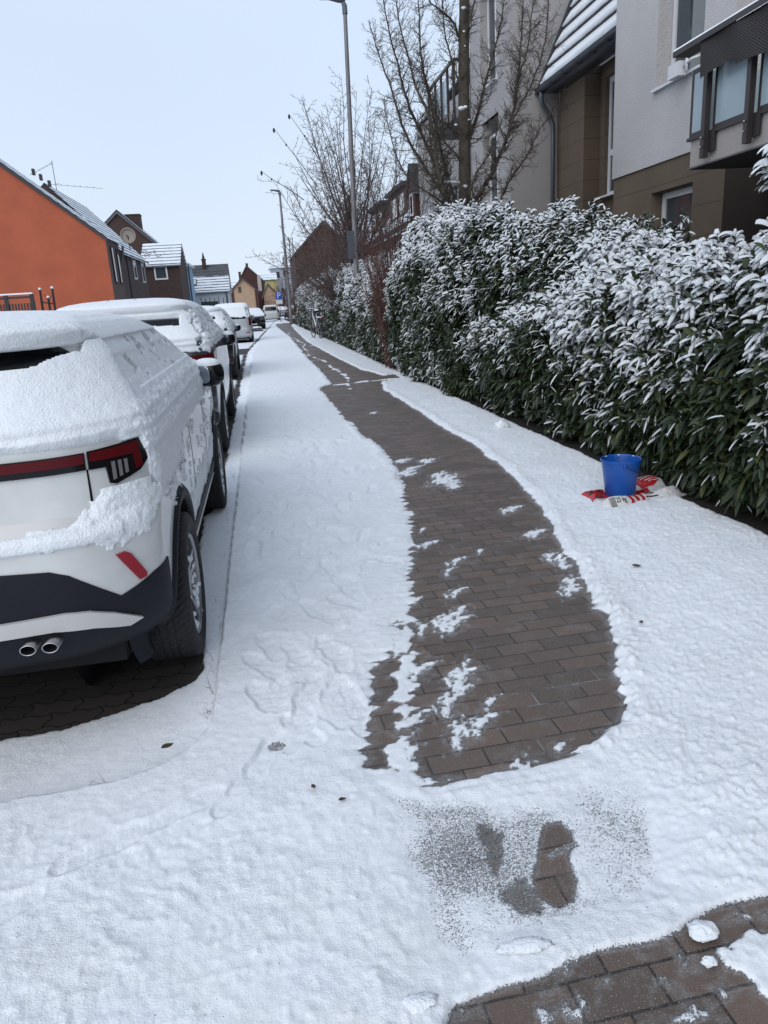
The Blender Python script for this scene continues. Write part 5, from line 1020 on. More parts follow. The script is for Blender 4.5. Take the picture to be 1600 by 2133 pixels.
q=MB(); q.box(-.75,-.30,-.06,.06,.735,.75); q.tube([(-.7,.05,.74),(-.53,.05,.38)],.007,5); q.tube([(-.7,-.05,.74),(-.53,-.05,.38)],.007,5); ra=q.build('luggage_rack',M['plastic'],bk); q=MB(); q.box(-.73,-.32,-.05,.05,.752,.785); q.build('snow_cover',M['snow'],ra); q=MB(); q.blob((-.80,0,.70),(.025,.05,.035),1,1,10,8); q.build('rear_light',M['red_bright'],bk)
q=MB(); q.tube([(.40,0,.885),(.2,0,.63),(0,0,.40)],.020,8); q.tube([(.33,.25,1.105),(.37,.08,1.078),(.37,-.08,1.078),(.33,-.25,1.105)],.013,6); q.build('snow_line',M['snow'],bk,True)
q=MB(); q.lathe([(.0,0),(.09,.0),(.09,.01),(0,.01)],(0,.05,.36),'y',24); q.tube([(0,.06,.36),(.08,.07,.22)],.01,6); q.tube([(.04,.07,.22),(.12,.16,.22)],.012,6); q.tube([(0,-.06,.36),(-.08,-.07,.5)],.01,6); q.build('crank',M['anthracite'],bk)
tube('kickstand',[(-.45,-.03,.36),(-.5,-.2,.0)],.009,'zinc',bk)
# bucket and grit bag -----------------------------------------------------------
bu=thing('bucket','blue plastic bucket with a wire handle standing on the crumpled grit bag','bucket',(2.57,4.93,.02))
m=MB(); h=.285; prof=[(0,.004),(.098,.004),(.104,.0),(.108,.008),(.1255,h*.55),(.127,h*.56),(.142,h-.018),(.147,h-.018),(.149,h-.012),(.149,h-.002),(.146,h),(.141,h-.003),(.139,h-.012),(.122,h*.5),(.104,.014),(0,.012)]; m.lathe(prof,axis='z',n=72); m.build('pail',M['blue'],bu,True,auto=50)
m=MB(); a=np.linspace(-1.05,PI-1.05-.0,30); ang=R_(-106); pts=[]
for t in np.linspace(0,PI,30): pts.append((.152*math.cos(t)*math.cos(ang)+0-.0,.152*math.cos(t)*math.sin(ang)-.02*math.sin(t)*0-.158*math.sin(t)*math.cos(ang)*0,h-.03-.02*math.sin(t)))
ax=np.array([math.cos(ang),math.sin(ang),0]); pr=np.array([math.cos(ang+PI/2),math.sin(ang+PI/2),0])
pts=[tuple(ax*.153*math.cos(t)+pr*.165*math.sin(t)+np.array([0,0,h-.03-.10*math.sin(t)])) for t in np.linspace(0,PI,30)]
m.tube(pts,.0036,6); m.build('handle',M['anthracite'],bu)
for s_ in(1,-1): m=MB(); m.blob(tuple(ax*.147*s_+np.array([0,0,h-.03])),(.012,.012,.016),.6,.6,10,8); m.build('handle_lug',M['blue'],bu)
m=MB(); m.blob((-.05,.06,.02),(.05,.04,.008),1,1,12,6)
for (r_,a_) in((.142,.4),(.142,2.0),(.142,1.2)): m.blob((r_*math.cos(a_),r_*math.sin(a_),h-.006),(.012,.006,.004),1,1,8,6)
m.build('snow_dusting',M['snow'],bu,True)
bag=thing('grit_bag','crumpled white and red plastic grit bag lying flat under the bucket','bag',(2.66,4.93,.0))
def bag_mat():
    t=NT('printed_bag_plastic'); n=t.noise(18,3,t.obj()); return t.out((.58,.57,.58),.25,t.bump(n,.02),Specular_IOR_Level=.5)
nU,nV=70,46; U_,V_=np.meshgrid(np.linspace(-1,1,nU),np.linspace(-1,1,nV),indexing='xy')
def bag_surf(u,v):
    x=u*.375+.015*np.sin(v*5); y=v*.235+.015*np.sin(u*6+1)+.10*u; r=np.maximum(abs(u),abs(v))
    edge=np.clip((1-np.abs(v))/.25,0,1)*np.clip((1-np.abs(u))/.16,0,1); e=sm(edge)
    bulge=.034*e*(.35+.65*sm((np.abs(u)-.15)/.45))*(1+.9*(u>0)*sm((v+.2)/.8))
    z=.006+bulge+.012*e*fbm(u*3+9,v*3,0,3,501)*2+.010*np.abs(fbm(u*7,v*5,0,3,503))*e+.034*np.exp(-((v+.66)/.13)**2)*np.clip((1-np.abs(u))/.25,0,1)
    under=np.exp(-(((x+.09)**2+(y+.0)**2)/.017)**2); z=z*(1-under)+.016*under; return x,y,z
x,y,z=bag_surf(U_,V_); m=MB(); P=np.stack([x,y,z],-1); m.grid(P); P2=P.copy(); P2[...,2]=.001; m.grid(P2[:,::-1]); bg_=m.build('bag_body',bag_mat(),bag,True); bg_.rotation_euler=(0,0,0)
def on_bag(poly,name,mat,off=.003,n=14):
    bm=bmesh.new(); bm.faces.new([bm.verts.new((p[0],p[1],0)) for p in poly]); Pq=np.array(poly)
    for ax_ in(0,1):
        lo,hi=Pq[:,ax_].min(),Pq[:,ax_].max(); k=max(2,int((hi-lo)/.035))
        for i in range(1,k):
            c=[0,0,0];c[ax_]=lo+(hi-lo)*i/k;nn=[0,0,0];nn[ax_]=1; bmesh.ops.bisect_plane(bm,geom=bm.verts[:]+bm.edges[:]+bm.faces[:],plane_co=c,plane_no=nn)
    for v_ in bm.verts:
        a_,b2,c_=bag_surf(np.array(v_.co.x),np.array(v_.co.y)); v_.co=(float(a_),float(b2),float(c_)+off)
    me=bpy.data.meshes.new(name); bm.to_mesh(me); bm.free(); me.materials.append(mat); o=bpy.data.objects.new(name,me); scn.collection.objects.link(o); o.parent=bg_; return o
RED=simple('bag_red_print',(.42,.015,.018),.3); BLK=simple('bag_black_print',(.01,.01,.01),.4)
on_bag([(-.95,-.10),(-.93,.75),(-.45,.80),(-.42,-.05)],'red_print',RED)
on_bag([(.30,.12),(.32,.85),(.86,.80),(.80,.35),(.58,.10)],'red_print',RED)
on_bag([(.05,-.35),(.05,.02),(.42,.05),(.40,-.35)],'red_print',RED)
for k in range(3):
    u=-.42+.15*k; on_bag([(u,-.97),(u+.075,-.97),(u+.15,-.80),(u+.075,-.63),(u,-.63),(u+.075,-.80)],'red_chevron',RED)
on_bag([(-.84,-.96),(-.84,-.66),(-.47,-.66),(-.47,-.96)],'barcode_panel',M['plate'],.002)
for k in range(9): u=-.82+.014*k; on_bag([(u,-.92),(u+.005*(1+k%2),-.92),(u+.005*(1+k%2),-.70),(u,-.70)],'barcode_bar',BLK,.004)
for k in range(3): on_bag([(.06,-.90+.09*k),(.06,-.87+.09*k),(.40-.06*k,-.87+.09*k),(.40-.06*k,-.90+.09*k)],'print_line',BLK,.004)
def text_on_bag(s,u,v,size,rot,mat,asp=1.45):
    cu=bpy.data.curves.new('t','FONT'); cu.body=s; cu.size=size; cu.offset=.004*size/.3; cu.align_x='CENTER'; cu.align_y='CENTER'; o=bpy.data.objects.new('t',cu); scn.collection.objects.link(o)
    me=bpy.data.meshes.new_from_object(o.evaluated_get(bpy.context.evaluated_depsgraph_get())); bpy.data.objects.remove(o)
    bm=bmesh.new(); bm.from_mesh(me); c_,s_=math.cos(rot),math.sin(rot)
    for v_ in bm.verts:
        a_,b2=v_.co.x,v_.co.y*asp; uu,vv=u+a_*c_-b2*s_,v+a_*s_+b2*c_; x_,y_,z_=bag_surf(np.array(uu),np.array(vv)); v_.co=(float(x_),float(y_),float(z_)+.0055)
    bm.to_mesh(me); bm.free(); me.materials.clear(); me.materials.append(mat); o=bpy.data.objects.new('lettering',me); scn.collection.objects.link(o); o.parent=bg_
text_on_bag('KO',-.68,.50,.30,-.1,BLK); text_on_bag('G',-.76,.08,.24,-.1,BLK); text_on_bag('25 kg',-.58,-.78,.10,.0,BLK); text_on_bag('N',.22,-.16,.22,0,BLK)
for k in range(4): on_bag([(.42+.03*k,.72-.13*k),(.42+.03*k,.76-.13*k),(.78,.74-.13*k),(.78,.70-.13*k)],'print_line',M['plate'],.0055)
# ------------------------------------------------------------------ hedges
def leaves(P,D,n_per,L0,rs,snow_p,spread=.9,lowpoly=False,snow_h=.011):
    """P sprig bases, D sprig axes -> leaf mesh arrays and snow-cap arrays"""
    N=len(P); k=np.tile(np.arange(n_per),N); P=np.repeat(P,n_per,0); D=np.repeat(D,n_per,0); sp_=np.repeat(snow_p,n_per); L0=np.repeat(L0,n_per)
    M_=len(P); ph=k*2.4+np.repeat(rs.random(N)*6.28,n_per)+rs.normal(size=M_)*.25; t=(k+1)/n_per
    a=np.cross(D,[.3,.1,1.]); a/=np.linalg.norm(a,axis=1)[:,None]; b=np.cross(D,a)
    rad=a*np.cos(ph)[:,None]+b*np.sin(ph)[:,None]
    ld=D*(.25+.75*t)[:,None]+rad*spread; ld[:,2]+=rs.normal(size=M_)*.18-.12; ld/=np.linalg.norm(ld,axis=1)[:,None]
    L=L0*(.75+.45*rs.random(M_)); w=L*.165*(.8+.4*rs.random(M_))
    base=P+D*(t*.11*(L0/.10))[:,None]
    up=np.array([0,0,1.])+.55*D+.35*rs.normal(size=(M_,3)); nrm=up-(up*ld).sum(1)[:,None]*ld; nrm/=np.linalg.norm(nrm,axis=1)[:,None]+1e-9
    sd=np.cross(ld,nrm)
    st=np.array([0,.22,.5,.78,1.]) if not lowpoly else np.array([0,.35,.7,1.]); ws=np.interp(st,[0,.22,.5,.78,1],[.10,.78,1,.70,.03]); droop=rs.random(M_)*.45+.12
    ns=len(st); V=np.zeros((M_,ns,3,3))
    for i,s in enumerate(st):
        c=base+ld*(L*s)[:,None]; c=c-np.array([0,0,1.])*(L*droop*s*s)[:,None]
        V[:,i,1]=c; e=sd*(w*ws[i])[:,None]; h=nrm*(w*ws[i]*.28)[:,None]; V[:,i,0]=c-e+h; V[:,i,2]=c+e+h
    q=[]
    for i in range(ns-1):
        for j in range(2): q.append((i*3+j,i*3+j+1,(i+1)*3+j+1,(i+1)*3+j))
    Q=(np.array(q)[None]+(np.arange(M_)*ns*3)[:,None,None]).reshape(-1,4)
    # snow caps
    prob=sp_*np.clip((nrm[:,2]-.12)/.5,0,1)*(1.0*np.clip(.65+.6*t,0,1)); m=rs.random(M_)<prob; Vs=V[m]; K=len(Vs); ww=w[m]; wf=np.clip(.35+.75*sp_[m],.4,1.0)*(.8+.25*rs.random(K)); hh=(snow_h*(.5+.9*rs.random(K)))*np.clip(L[m]/.1,.6,1.6)*np.clip(.30+.85*sp_[m],0,1.15)
    S=np.zeros((K,ns,4,3)); fr=np.array([.5,.95,1.,1.,.75]) if not lowpoly else np.array([.5,1,1,.7])
    s0=rs.random(K)*.35
    for i in range(ns):
        l,c,r=Vs[:,i,0],Vs[:,i,1],Vs[:,i,2]
        if i==ns-1: d_=Vs[:,i-1,0]-Vs[:,i-1,1]; c=Vs[:,i-1,1]+(c-Vs[:,i-1,1])*.75; l=c+d_*.55; r=c-d_*.55
        l=c+(l-c)*wf[:,None]; r=c+(r-c)*wf[:,None]
        up2=np.zeros((K,3)); up2[:,2]=1; up2=up2*.7+nrm[m]*.5
        S[:,i,0]=c+(l-c)*.97; S[:,i,3]=c+(r-c)*.97; S[:,i,1]=c+(l-c)*.6+up2*(hh*fr[i])[:,None]; S[:,i,2]=c+(r-c)*.6+up2*(hh*fr[i])[:,None]
    # slide the first stations out so caps do not always start at the stalk
    S[:,0]=S[:,0]*(1-s0[:,None,None])+S[:,1]*s0[:,None,None]
    q=[]
    for i in range(ns-1):
        for j in range(3): q.append((i*4+j,i*4+j+1,(i+1)*4+j+1,(i+1)*4+j))
    q.append((0,1,2,3)); q.append(((ns-1)*4+3,(ns-1)*4+2,(ns-1)*4+1,(ns-1)*4))
    QS=(np.array(q)[None]+(np.arange(K)*ns*4)[:,None,None]).reshape(-1,4)
    return V.reshape(-1,3),Q,S.reshape(-1,3),QS
def hedge(name,label,sec,y0,y1,nsp,leafL,rs,core_in=.28,lowpoly=False,npl=8,snowtop=.97,snowlow=.3,yw=None,tall=0,group='laurel hedges',snow_h=.011,zfull=.75):
    """sec(y)-> list of (x,z) from the front foot over the top to the back"""
    h=thing(name,label,'hedge',(float(sec((y0+y1)/2)[0][0]),(y0+y1)/2,0),0,group); O=np.array(h.location)
    if yw is None: y=y0+(y1-y0)*rs.random(nsp)
    else: u=rs.random(nsp); y=np.interp(u,np.linspace(0,1,len(yw)),yw)
    K=len(sec(y0)); S=np.array([[np.array(p,float) for p in zip(*[ [c[i] for c in sec(yy)] for i in(0,1)])] for yy in np.linspace(y0,y1,120)])  # (120,K,2)
    yi=(y-y0)/(y1-y0)*119; i0=np.clip(yi.astype(int),0,118); f=(yi-i0)[:,None,None]; C=S[i0]*(1-f)+S[i0+1]*f
    seg=np.diff(C,axis=1); ln=np.linalg.norm(seg,axis=2); wgt=np.array([1.0]*(K-1)); wgt[-1]=.5; cl=np.cumsum(ln*wgt,axis=1); r=rs.random(nsp)*cl[:,-1]
    j=(r[:,None]>cl).sum(1); prev=np.where(j>0,cl[np.arange(nsp),np.maximum(j-1,0)],0); fr=(r-prev)/(ln*wgt)[np.arange(nsp),j]
    a=C[np.arange(nsp),j]; b=C[np.arange(nsp),j+1]; xz=a+(b-a)*fr[:,None]; d=b-a; d/=np.linalg.norm(d,axis=1)[:,None]+1e-9
    nx,nz=-d[:,1],d[:,0]
    P=np.c_[xz[:,0],y,xz[:,1]]; Nn=np.c_[nx,np.zeros(nsp),nz]
    # ends round off
    ey=np.clip((y-(y1-.7))/.7,0,1)-np.clip(((y0+.7)-y)/.7,0,1); Nn[:,1]+=ey*1.1
    lump_=.16*fbm(P[:,0]*1.3,P[:,1]*1.1,P[:,2]*1.6,3,601)*2+.10*fbm(P[:,0]*4,P[:,1]*4,P[:,2]*4,2,602)*2
    dep=-.22*rs.random(nsp)**1.4
    P=P+Nn*(lump_+dep)[:,None]
    ztop=C[:,:,1].max(1); zf=np.clip(P[:,2]/ztop,0,1.2)
    D=Nn*.8+np.array([0,0,.75])+rs.normal(size=(nsp,3))*.38; D[:,2]=np.where(zf<.4,D[:,2]-.35,D[:,2]); D/=np.linalg.norm(D,axis=1)[:,None]
    # tall shoots at the top
    sh=(zf>.9)&(rs.random(nsp)<.22); P[sh,2]+=tall*rs.random(sh.sum()); D[sh]=D[sh]*.4+np.array([0,0,.9]); D/=np.linalg.norm(D,axis=1)[:,None]
    patch=fbm(P[:,1]*1.6,P[:,2]*2.2,P[:,0],3,605)
    expo=np.clip(Nn[:,2],0,1)
    sp_=np.clip(snowlow+(snowtop-snowlow)*sm(zf/zfull-.35)+.22*expo+patch*1.35,0.03,1.0)*np.clip(1+dep*1.6,0,1)
    P[:,2]=np.maximum(P[:,2],.04)
    V,Q_,VS,QS=leaves(P,D,npl,np.full(nsp,leafL),rs,sp_,lowpoly=lowpoly,snow_h=snow_h); V[:,2]=np.maximum(V[:,2],.008)
    fast_mesh('foliage',V-O,Q_,M['leaf'],h,False); s_=fast_mesh('snow_cover',VS-O,QS,M['snow_leaf'],h,True)
    # snow bridging several leaves
    cl=np.where((sp_>.62)&(dep>-.10)&(zf>.6))[0]; cl=cl[rs.random(len(cl))<(.16 if not lowpoly else .05)]; mb=MB()
    for k in cl:
        s=.028+.03*rs.random(); q=P[k]+D[k]*.07; u=np.linspace(-PI,PI,10,endpoint=False); v=np.linspace(-PI/2,PI/2,6); Vv,Uu=np.meshgrid(v,u,indexing='ij'); a=rs.random()*3.1
        B=np.stack([np.cos(Vv)*np.cos(Uu)*s*1.5,np.cos(Vv)*np.sin(Uu)*s,np.sin(Vv)*s*.42],-1); B*= (1+.5*(noise(B[...,0]*60+k,B[...,1]*60,B[...,2]*60,3)-.5))[...,None]
        B=np.stack([B[...,0]*math.cos(a)-B[...,1]*math.sin(a),B[...,0]*math.sin(a)+B[...,1]*math.cos(a),B[...,2]-B[...,0]*.25*math.cos(a)],-1); mb.grid(B+q,True)
    if len(cl): tag(mb.build('snow_clump',M['snow_leaf'],h,True,org=O),kind='stuff')
    # dark inner mass of twigs
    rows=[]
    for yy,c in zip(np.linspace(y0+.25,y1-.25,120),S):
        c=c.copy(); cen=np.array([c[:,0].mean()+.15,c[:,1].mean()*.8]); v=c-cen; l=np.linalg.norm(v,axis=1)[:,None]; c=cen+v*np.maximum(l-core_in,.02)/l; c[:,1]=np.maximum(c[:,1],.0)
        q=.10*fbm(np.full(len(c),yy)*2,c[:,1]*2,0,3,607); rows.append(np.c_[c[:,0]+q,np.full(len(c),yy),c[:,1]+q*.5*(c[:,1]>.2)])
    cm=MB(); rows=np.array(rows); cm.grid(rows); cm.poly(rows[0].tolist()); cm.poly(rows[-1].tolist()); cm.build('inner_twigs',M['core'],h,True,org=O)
    # visible stems
    tm=MB()
    for i in range(220 if not lowpoly else 60):
        k=rs.integers(nsp); e=P[k]+D[k]*.10; b=np.array([P[k][0]+.45+.1*rs.random(),P[k][1]+rs.normal()*.15,max(.0,P[k][2]-.5)]); tm.tube([b,(b+P[k])/2+rs.normal(size=3)*.03,e],[.007,.005,.002],4,False)
    tm.build('stems',M['stem'],h,True,org=O)
    return h
def secA(y):
    z=float(np.interp(y,[2.6,3.4,4.2,4.5,4.8,5.4,6,7.2,9,10.6,11.2],[1.8,1.86,1.86,1.78,1.70,1.68,1.66,1.60,1.40,1.15,.8]))-.10
    return [(3.18,.02),(3.12,.25),(3.08,.6),(3.04,z*.6),(3.06,z-.32),(3.2,z-.08),(3.45,z),(3.75,z+.02),(4.05,z-.1),(4.2,z-.7)]
def secB(y):
    z=float(np.interp(y,[7.0,7.5,8.0,9,10.5,12.4,14.5,15.8,16.4,16.8],[1.75,2.1,2.35,2.55,2.75,2.95,3.02,2.72,2.35,1.7]))-.15
    xf=float(np.interp(y,[6,9.5,11.2,17],[3.75,3.45,2.95,2.9])); k=(4.1-xf)
    return [(xf+.10,.02),(xf,.35),(xf-.02,z*.35),(xf-.03,z*.55),(xf+.02,z*.72),(xf+.12,z*.86),(xf+.25,z-.12),(xf+.42,z),(xf+.62,z-.08),(xf+.8,z-.5)]
def secC(y):
    z=float(np.interp(y,[17.5,18.2,19,22,27,30,36,45,60],[1.6,2.1,2.35,2.42,2.65,2.55,2.75,2.75,2.9]))
    return [(3.10,.02),(3.02,.35),(2.98,z*.35),(3.0,z*.55),(3.04,z*.75),(3.2,z*.92),(3.5,z),(4.0,z),(4.5,z-.2),(4.7,z-.8)]
rs=np.random.default_rng(21)
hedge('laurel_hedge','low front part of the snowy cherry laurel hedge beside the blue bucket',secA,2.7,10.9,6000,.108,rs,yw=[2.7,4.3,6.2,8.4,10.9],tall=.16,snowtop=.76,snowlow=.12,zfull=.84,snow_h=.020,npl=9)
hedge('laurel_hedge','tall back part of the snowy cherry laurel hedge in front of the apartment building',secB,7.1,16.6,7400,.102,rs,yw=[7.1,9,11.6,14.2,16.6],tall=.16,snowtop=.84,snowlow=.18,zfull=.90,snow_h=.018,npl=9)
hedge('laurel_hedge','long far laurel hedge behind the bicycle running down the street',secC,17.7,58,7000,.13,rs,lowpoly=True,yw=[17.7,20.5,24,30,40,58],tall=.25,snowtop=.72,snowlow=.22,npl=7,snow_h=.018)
# a few loose sprays reaching up against the brown wall
bsh=thing('laurel_bush','upright snow laden laurel sprays at the right edge above the low hedge','bush',(3.9,4.6,0)); n=150; P=np.c_[3.45+.35*rs.random(n),4.15+.55*rs.random(n)**.8,1.75+.55*rs.random(n)]; D=np.tile([0,-.1,1.],(n,1))+rs.normal(size=(n,3))*.45; D/=np.linalg.norm(D,axis=1)[:,None]
V,Q_,VS,QS=leaves(P,D,9,np.full(n,.11),rs,np.full(n,.95),snow_h=.015); O=np.array(bsh.location); fast_mesh('foliage',V-O,Q_,M['leaf'],bsh,False); fast_mesh('snow_cover',VS-O,QS,M['snow_leaf'],bsh)
tm=MB()
for k in range(26): p=P[k]; tm.tube([(3.7,4.4,1.2),(p+np.array([3.7,4.4,1.3]))/2,p],[.008,.006,.003],5)
tm.build('stems',M['stem'],bsh,True,org=O)
bsh=thing('laurel_bush','darker sparse laurel branches in front of the lower window of the brown wall','bush',(4.9,8.6,0)); n=210; P=np.c_[4.4+.9*rs.random(n),8.5+1.3*rs.random(n),1.5+.85*rs.random(n)**.8]; P[:,2]-=np.abs(P[:,1]-8.9)*.3; D=np.tile([-.2,-.2,.8],(n,1))+rs.normal(size=(n,3))*.5; D/=np.linalg.norm(D,axis=1)[:,None]
V,Q_,VS,QS=leaves(P,D,8,np.full(n,.10),rs,np.full(n,.5),snow_h=.010); O=np.array(bsh.location); fast_mesh('foliage',V-O,Q_,M['leaf'],bsh,False); fast_mesh('snow_cover',VS-O,QS,M['snow_leaf'],bsh)
tm=MB()
for k in range(40): p=P[k]; tm.tube([(4.9,8.8,.8),(p+np.array([4.9,8.8,1.0]))/2,p],[.010,.007,.003],5)
tm.build('stems',M['stem'],bsh,True,org=O)
# ------------------------------------------------------------------ bare trees
def twigs(mb,pts,rad,rs,dens,L,lev,up=.35,minr=.0022,n=3,curl=.25):
    """side twigs along a limb"""
    pts=np.array(pts,float); seg=np.linalg.norm(np.diff(pts,axis=0),axis=1); tot=seg.sum(); cl=np.r_[0,np.cumsum(seg)]; k=int(tot*dens)
    for i in range(k):
        s=(i+rs.random())/k*tot; s=max(s,.08*tot) if lev==0 else s
        p=np.array([np.interp(s,cl,pts[:,a]) for a in range(3)]); d=np.array([np.interp(min(s+.05,tot),cl,pts[:,a]) for a in range(3)])-np.array([np.interp(max(s-.05,0),cl,pts[:,a]) for a in range(3)]); d/=np.linalg.norm(d)+1e-9
        side=np.cross(d,rs.normal(size=3)); side/=np.linalg.norm(side)+1e-9
        l=L*(.35+.9*rs.random())*(1-.45*s/tot); r0=max(minr,float(np.interp(s,cl,rad))*.42)
        d2=d*.55+side*.9; q=[p]; m_=4
        for j in range(1,m_): d2=d2+rs.normal(size=3)*curl*.5+np.array([0,0,up*.35]); d2/=np.linalg.norm(d2); q.append(q[-1]+d2*l/(m_-1))
        rr=np.linspace(r0,minr*.7,m_); mb.tube(q,rr,n,False)
        if lev>0 and l>.12: twigs(mb,q,rr,rs,dens*1.5,l*.42,lev-1,up,minr,n,curl)
def smooth(pts,k=3):
    pts=np.array(pts,float); t=np.arange(len(pts)); tt=np.linspace(0,len(pts)-1,(len(pts)-1)*k+1); P=np.stack([np.interp(tt,t,pts[:,a]) for a in range(3)],1)
    for _ in range(2): P[1:-1]=(P[:-2]+2*P[1:-1]+P[2:])/4
    return P
rs=np.random.default_rng(33)
T1=thing('bare_tree','large leafless pear tree with knobbly upright limbs in front of the grey building','tree',(4.5,16,0)); O=np.array(T1.location)
m=MB(); tr=smooth([(4.45,16,-.05),(4.5,16,1.5),(4.55,16,3.06),(4.60,16.05,3.54),(4.64,16.1,4.57),(4.66,16.15,5.47),(4.70,16.2,6.36),(4.75,16.25,7.05),(4.77,16.3,7.3)],4)
m.tube(tr,np.linspace(.145,.100,len(tr))*(1+.10*fbm(np.linspace(0,14,len(tr)),0,0,3,5)),14); 
for pp,ra in (([(4.77,16.3,7.25),(4.62,16.35,7.6),(4.55,16.4,8.6)],(.10,.08,.05)),([(4.77,16.3,7.25),(4.93,16.25,7.6),(5.0,16.2,8.8)],(.10,.085,.05))): m.tube(smooth(pp),np.interp(np.linspace(0,1,7),[0,.5,1],ra),10)
m.build('trunk',M['bark'],T1,True,org=O)
LIMBS=dict(
a=([(4.45,16,3.3),(4.18,16.0,3.43),(3.98,16.05,4.15),(3.84,16.1,4.55),(3.64,16.15,4.94),(3.47,16.2,5.44),(3.37,16.25,5.9),(3.22,16.3,6.54),(3.11,16.35,7.26),(3.05,16.4,8.0)],.05),
b=([(4.03,15.5,3.53),(3.96,15.55,3.58),(3.52,15.6,4.27),(3.27,15.65,4.68),(3.15,15.7,5.23),(3.02,15.75,5.67),(2.89,15.8,6.08),(2.78,15.85,6.42),(2.74,15.9,6.7)],.036),
c=([(4.2,15.6,2.5),(3.96,15.0,3.15),(3.78,15.05,3.87),(3.78,15.1,4.08),(3.74,15.15,4.68),(3.66,15.2,4.98),(3.49,15.25,5.3),(3.37,15.3,5.82),(3.25,15.35,6.36),(3.16,15.4,6.93),(3.13,15.45,7.9)],.048),
d=([(4.5,16.4,3.5),(4.38,16.5,3.89),(4.12,16.55,5.1),(4.01,16.6,5.78),(3.91,16.65,6.15),(3.91,16.7,6.9),(3.92,16.75,7.4),(3.94,16.8,8.2)],.040),
f=([(4.5,15.4,2.6),(4.46,15.0,3.27),(4.63,15.05,3.49),(4.85,15.1,3.75),(5.12,15.15,4.21),(5.34,15.2,4.66),(5.45,15.25,5.26),(5.56,15.3,5.75),(5.61,15.35,6.23),(5.68,15.4,6.92),(5.74,15.45,7.9)],.052),
g=([(4.63,16.0,4.45),(4.73,16.05,4.7),(4.9,16.1,4.98),(5.1,16.15,5.62),(5.29,16.2,6.13),(5.5,16.25,6.75),(5.6,16.3,7.24),(5.7,16.35,8.0)],.040),
h=([(4.5,15.6,3.2),(4.36,15.0,3.32),(4.46,15.05,3.65),(4.54,15.1,3.83),(4.87,15.15,4.17),(5.07,15.2,4.66),(5.31,15.25,5.03)],.028),
i=([(4.84,14.5,3.22),(5.05,14.55,3.6),(5.43,14.6,4.01),(5.66,14.65,4.41),(5.93,14.7,4.77),(6.22,14.75,4.98)],.024),
j=([(5.17,14.9,4.41),(5.22,14.85,4.7),(5.44,14.9,4.99),(5.76,14.95,5.53),(5.99,15.0,6.12),(6.06,15.05,6.8),(6.1,15.1,7.6)],.026),
k=([(5.36,15.1,5.1),(5.46,15.05,5.58),(5.65,15.1,5.92),(5.72,15.15,6.39),(5.82,15.2,6.85),(5.9,15.25,7.8)],.024),
m=([(4.71,16.3,6.39),(4.67,16.35,6.56),(4.52,16.4,6.96),(4.2,16.45,7.17),(4.05,16.5,7.31),(3.86,16.55,8.0)],.034),
n=([(4.61,16.2,4.68),(4.4,16.25,4.92),(4.19,16.3,5.03),(4.03,16.35,5.31),(3.91,16.4,5.82),(3.79,16.45,6.36)],.028),
p=([(4.58,16.0,4.18),(4.33,16.05,4.47),(4.17,16.1,4.67),(4.02,16.15,5.13),(4.0,16.2,5.59)],.030),
q=([(4.68,16.2,6.4),(4.80,15.85,6.92),(4.93,15.9,7.42),(4.98,15.9,8.0)],.026),
r=([(4.65,16.1,5.5),(4.5,16.2,5.9),(4.35,16.3,6.5),(4.3,16.3,7.3),(4.27,16.3,8.0)],.026),
s=([(3.96,15.2,3.3),(3.6,15.1,3.5),(3.25,15.1,3.75),(3.0,15.1,4.1),(2.85,15.15,4.7),(2.8,15.2,5.2)],.022))
for nm,(p,r) in LIMBS.items():
    q=smooth(p,3); q+=rs.normal(size=q.shape)*.008; rad=np.linspace(r,.006,len(q)); m=MB(); m.tube(q,rad,7,True); twigs(m,q,rad,rs,24,.55,1,up=.40,minr=.0034,curl=.55); m.build('limb',M['bark'],T1,False,org=O)
m=MB()
for (x,y,z,s) in((4.52,15.86,5.18,.07),(4.60,15.85,5.20,.05),(4.57,15.9,3.72,.06),(4.66,16.0,7.0,.05),(4.42,15.95,4.9,.035),(4.72,16.0,5.0,.03),(4.66,16.02,6.6,.03),(4.68,16.04,6.35,.02)): m.blob((x,y,z),(s,s*.7,s*.6),1,1,12,8)
m.tube([(4.08,15.74,3.80),(4.2,15.75,3.80),(4.4,15.72,3.77)],.028,7); tag(m.build('snow_patch',M['snow'],T1,True,org=O),kind='stuff')
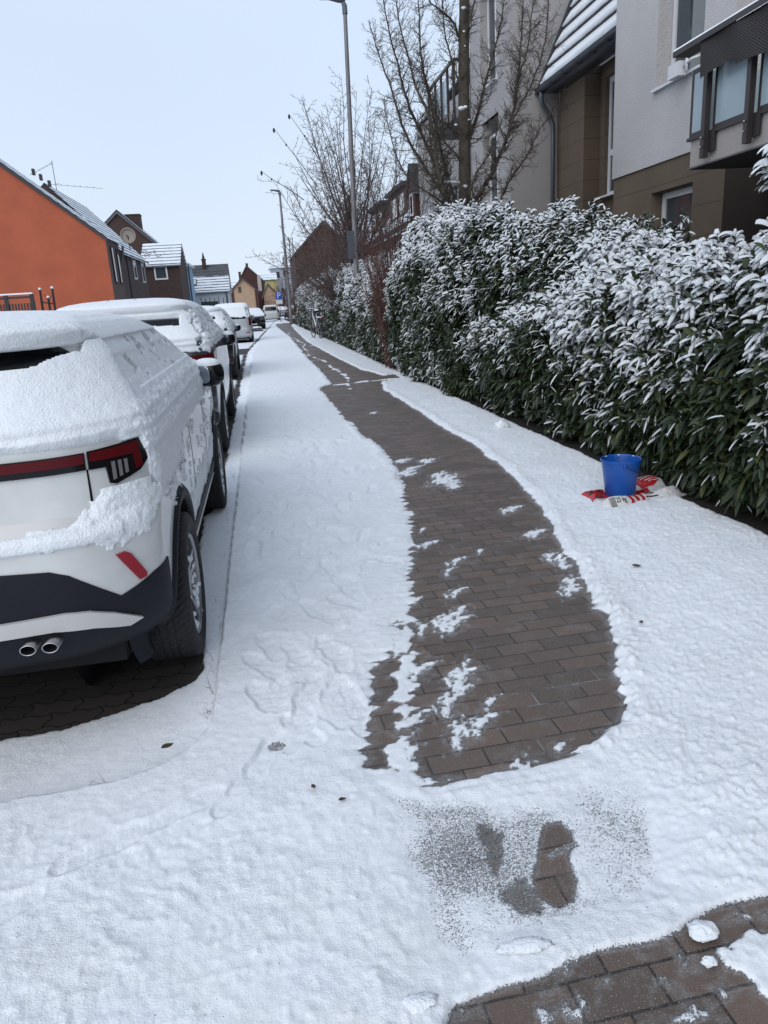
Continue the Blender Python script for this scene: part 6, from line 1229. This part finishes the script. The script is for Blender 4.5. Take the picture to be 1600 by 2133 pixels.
# hornbeam: many thin upright branches fanning out from a low fork
def fan_tree(label,x,y,H,Rw,stems,rs,mat='twig_far',z0=1.6,dens=7,Lt=.7,r0=.055,lev=1,name='bare_tree',minr=.006,off=0,cat='tree',group=None):
    t=thing(name,label,cat,(x,y,0),0,group); m=MB(); m.tube([(0,0,-.05),(0,0,z0),(off*.2,0,z0+(H-z0)*.5)],[r0*2.2,r0*1.9,r0],8); m.build('trunk',M['bark'],t,True); cr=MB()
    for i in range(stems):
        u=(i+.5)/stems; th=math.acos(1-u*(.93))*1.0; az=i*2.39996+rs.normal()*.2; el=th*.93
        hgt=H-z0; Lg=1/math.sqrt((math.cos(el)/hgt)**2+(math.sin(el)/Rw)**2)*(.82+.3*rs.random())
        zb=z0-.5+.6*rs.random()+ (hgt*.35*rs.random() if el<.9 else 0); d=np.array([math.sin(el)*math.cos(az),math.sin(el)*math.sin(az),math.cos(el)]); p=[np.array([0,0,zb])]; n=6; Lg=Lg*(1-(zb-z0)/hgt*.6)
        for j in range(1,n+1): d=d+np.array([0,0,.09])+rs.normal(size=3)*.07; d/=np.linalg.norm(d); p.append(p[-1]+d*Lg/n)
        p=np.array(p); p[:,0]+=off*(p[:,2]/H)**1.5; rad=np.linspace(r0*(.35+.35*rs.random()),minr*.8,n+1); cr.tube(p,rad,4,False); twigs(cr,p,rad,rs,dens,Lt,lev,up=.30,minr=minr,curl=.22)
    cr.build('crown',M[mat],t,False); return t
fan_tree('dense fan shaped leafless tree behind the far hedge next to the tall street lamp',3.75,28.5,9.0,3.5,105,rs,dens=5.2,Lt=.95,lev=1,minr=.0075)
fan_tree('smaller reddish bare tree left of the fan shaped tree far down the path',3.9,41,6.2,2.6,42,rs,dens=4,Lt=.8,minr=.009,mat='twig_far')
fan_tree('slim leafless tree standing behind the far hedge near the pink row house',5.6,31,6.5,2.6,36,rs,dens=4,Lt=.8,minr=.008)
# three long bare whips with seed heads that stand out against the sky
wt=thing('climbing_shoots','three long thin shoots with dry seed heads sticking out left of the fan shaped tree','shoots',(2.6,27,4.0)); O=np.array(wt.location)
for p in ([(2.5,27,5.4),(1.9,27,6.3),(1.55,27,6.75),(1.2,27,7.25)],[(2.6,27,6.3),(2.2,27,7.0),(1.75,27,7.65)],[(2.0,27,5.0),(1.4,27,5.45),(.95,27,5.7),(.65,27,5.95)]):
    sp2=smooth(p); m=MB(); m.tube(sp2,np.linspace(.016,.006,len(sp2)),5); e=p[-1]; m.blob((e[0]-.02,e[1],e[2]-.05),(.04,.04,.08),1,1,8,6); e=p[-2]; m.blob((e[0],e[1],e[2]),(.03,.03,.04),1,1,8,6); m.build('shoot',M['twig'],wt,True,org=O)
# reddish twig shrub in the gap between the hedges
def whip_shrub(label,x,y,n,H,spread,lean,rs,mat='twig_red',name='bare_shrub',r=.009,base=.18):
    t=thing(name,label,'shrub',(x,y,0)); m=MB()
    for i in range(n):
        a=rs.random()*6.28; b=np.array([base*rs.normal(),base*1.3*rs.normal(),0]); d=np.array([math.cos(a)*spread*rs.random()+lean,math.sin(a)*spread*rs.random(),1.]); h=H*(.5+.55*rs.random()); p=[b]; k=6
        for j in range(k): d=d+rs.normal(size=3)*.07; dd=d/np.linalg.norm(d); p.append(p[-1]+dd*h/k)
        rad=np.linspace(r*(.6+.7*rs.random()),.0035,k+1); m.tube(p,rad,4,False); twigs(m,np.array(p)[2:],rad[2:],rs,4,.5,0,up=.5,minr=.0032,curl=.2)
    m.build('branches',M[mat],t,False); return t
whip_shrub('reddish brown bare whip shrub in the gap between the two laurel hedges',3.18,16.9,170,3.3,.24,-.06,rs)
whip_shrub('tall thin grey stems growing behind the reddish whip shrub',3.6,18.6,70,5.0,.24,-.03,rs,mat='twig',r=.012)
fan_tree('small bushy bare shrub by the parking sign at the far bend',4.2,75,3.6,2.2,50,rs,mat='twig_red',z0=.5,dens=3,Lt=.8,minr=.016,r0=.05,name='bare_shrub',cat='shrub')
fan_tree('large bare shrub growing in front of the yellow house',3.6,100,5.2,2.6,46,rs,mat='twig_red',z0=.8,dens=2.5,Lt=.9,minr=.02,r0=.06,name='bare_shrub',cat='shrub')
